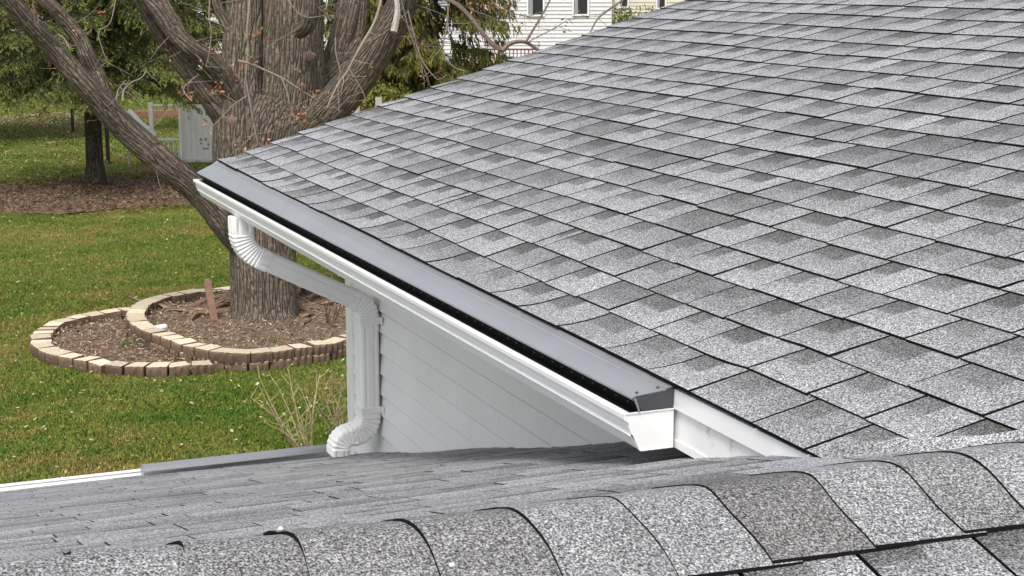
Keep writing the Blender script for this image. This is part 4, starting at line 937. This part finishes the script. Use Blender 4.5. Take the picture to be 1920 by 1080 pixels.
o = empty('framed_panel', (a+b)/2); put(fr, 'frame', M['paint'], o); mb = MB(); mb.box((.061, .01, .081), (L-.061, .03, H-.061), (.22, .27, .2), 0, ax, a); put(mb, 'panel', M['paint'], o); tag(o, 'small white framed panel standing right of the grey bin', 'panel')
# playhouse wall with picket opening
a, b, d, nn, L = frame(283, 425, 300, 44.5); ph = empty('playhouse', (a+b)/2); ax = (d, nn, np.array([0, 0, 1.])); k = 44.5/FPX; WC = (.66, .66, .62); WG = (.58, .575, .54)
def X(px): return (px-283)*k
H = 1.62
mb = MB(); mb.box((X(343), -.03, .09), (L, .0, H), WG, 0, ax, a)
for q in np.arange(X(349), L, .16): mb.box((q, .0, .12), (q+.012, .004, H-.05), tuple(v*.8 for v in WG), 0, ax, a)
put(mb, 'panel', M['paint'], ph)
for (x0, x1) in ((X(283), X(290)), (X(338), X(343))):
    mb = MB(); mb.box((x0, -.06, 0), (x1-.001, .04, H+.05), WC, 0, ax, a); put(mb, 'post', M['paint'], ph)
for (z0, z1) in ((.62, .68), (.03, .085), (H-.05, H)):
    mb = MB(); mb.box((X(290), -.04, z0), (X(338)-.001, .02, z1), (.62, .62, .59), 0, ax, a); put(mb, 'rail', M['paint'], ph)
mb = MB(); mb.box((X(343), -.04, .0), (L, .02, .085), (.46, .45, .42), 0, ax, a); put(mb, 'rail', M['paint'], ph)
for q in np.linspace(X(298), X(334), 5):
    mb = MB(); mb.box((q, -.02, .086), (q+.035, .0, .619), WG, 0, ax, a); put(mb, 'picket', M['paint'], ph)
mb = MB()                                                  # side wall running back
mb.box((L-.03, -2.0, .09), (L, -.031, H), WG, 0, ax, a)
put(mb, 'side_panel', M['paint'], ph)
mb = MB(); bz = 45.0/FPX                                       # dark little marks on the panel: two pairs of dots over a curved line
for (mx, mz, mw, mh) in ((376, .62, .04, .07), (386, .62, .04, .07), (376.5, .52, .04, .04), (390.5, .49, .04, .05), (381, .40, .05, .02), (384.5, .385, .06, .02), (388, .40, .05, .02)):
    mb.box((X(mx), .0045, mz), (X(mx)+mw, .012, mz+mh), (.16, .09, .07), 0, ax, a)
put(mb, 'emblem', M['paint'], ph)
tag(ph, 'pale grey playhouse wall with a solid panel and picket opening, left of the maple trunk', 'playhouse')
# white slide
p0, p1 = at(233, 212, 43.5), at(286, 258, 43.5); mb = MB(); dd = unit(p1-p0); w = unit(np.cross(dd, (0, 0, 1)))*.15; upv = unit(np.cross(w, dd))
if upv[2] < 0: upv = -upv
Ls = np.linalg.norm(p1-p0); P = []
for j in range(9):
    f = j/8; c = p0+(p1-p0)*f+np.array([0, 0, .05*math.sin(f*9)*(1-f)]); P.append([c-w+upv*.13, c-w, c-w*.5-upv*.03, c+w*.5-upv*.03, c+w, c+w+upv*.13])
ids = [[mb.vert(q, (.82, .82, .80)) for q in r] for r in P]
for j in range(8):
    for q in range(5): mb.face((ids[j][q], ids[j][q+1], ids[j+1][q+1], ids[j+1][q]))
sl = empty('slide', np.array([p0[0], p0[1], 0])); put(mb, 'chute', M['paint'], sl)
mb = MB(); mb.tube([np.array([p0[0]+.1, p0[1]+.2, 0]), p0+np.array([.1, .2, -.02])], [.03, .03], 8, (.3, .3, .28)); put(mb, 'support', M['paint'], sl)
tag(sl, 'white plastic slide running down beside the pale playhouse', 'slide')
# pale triangular fence ends beyond the shingles
for (x0, x1, yt, yb, D, lb) in ((634, 674, 182, 225, 46, 'pale grey sloped panel peeking over the shingles below the maple right limb'), (704, 716, 182, 205, 50, 'short pale grey post among the junipers')):
    a, b, d, nn, L = frame(x0, x1, 200, D); z1 = at(x0, yt, D)[2]; ax = (d, nn, np.array([0, 0, 1.])); mb = MB()
    tri = x1-x0 > 20
    pts = [(0, 0), (L, 0), (L, z1), (L-.12, z1), (0, max(.3, z1-.55))] if tri else [(0, 0), (L, 0), (L, z1), (0, z1)]
    i = [mb.vert(a+d*x+np.array([0, 0, z]), (.42, .42, .38)) for x, z in pts]; j = [mb.vert(a+d*x-nn*.08+np.array([0, 0, z]), (.42, .42, .38)) for x, z in pts]; mb.face(i); mb.face(j[::-1])
    for q in range(len(pts)): mb.face((i[q], j[q], j[(q+1) % len(pts)], i[(q+1) % len(pts)]))
    tag(put(mb, 'garden_screen' if tri else 'garden_post', M['paint'], origin=(a+b)/2), lb, 'screen' if tri else 'post')
# dark posts by the spruce, timber edging
for (px, pt, pb, w, lb) in ((203, 232, 305, .10, 'dark slim post standing right of the spruce trunk'), (137, 205, 250, .09, 'short dark post left of the spruce trunk')):
    b = gnd(px, pb); D = float(np.dot(b-EY, FW)); top = at(px, pt, D)[2]; mb = MB(); mb.box((b[0]-w/2, b[1]-w/2, -.02), (b[0]+w/2, b[1]+w/2, top), (.045, .035, .03)); mb.box((b[0]-w*.6, b[1]-w*.6, top+.001), (b[0]+w*.6, b[1]+w*.6, top+.03), (.045, .035, .03))
    tag(put(mb, 'garden_post', M['wood'], origin=b), lb, 'post')
p, q = gnd(255, 221), gnd(345, 217); mb = MB(); d = unit(q-p); nn = np.array([d[1], -d[0], 0]); mb.box((0, -.12, 0), (np.linalg.norm(q-p), .0, .22), (.36, .20, .14), 0, (d, nn, np.array([0, 0, 1.])), p)
mb.box((0, -.10, .2205), (np.linalg.norm(q-p), -.02, .26), (.42, .30, .24), 0, (d, nn, np.array([0, 0, 1.])), p)
tag(put(mb, 'timber_edging', M['wood'], origin=(p+q)/2), 'red-brown timber edging seen through the playhouse opening', 'edging')
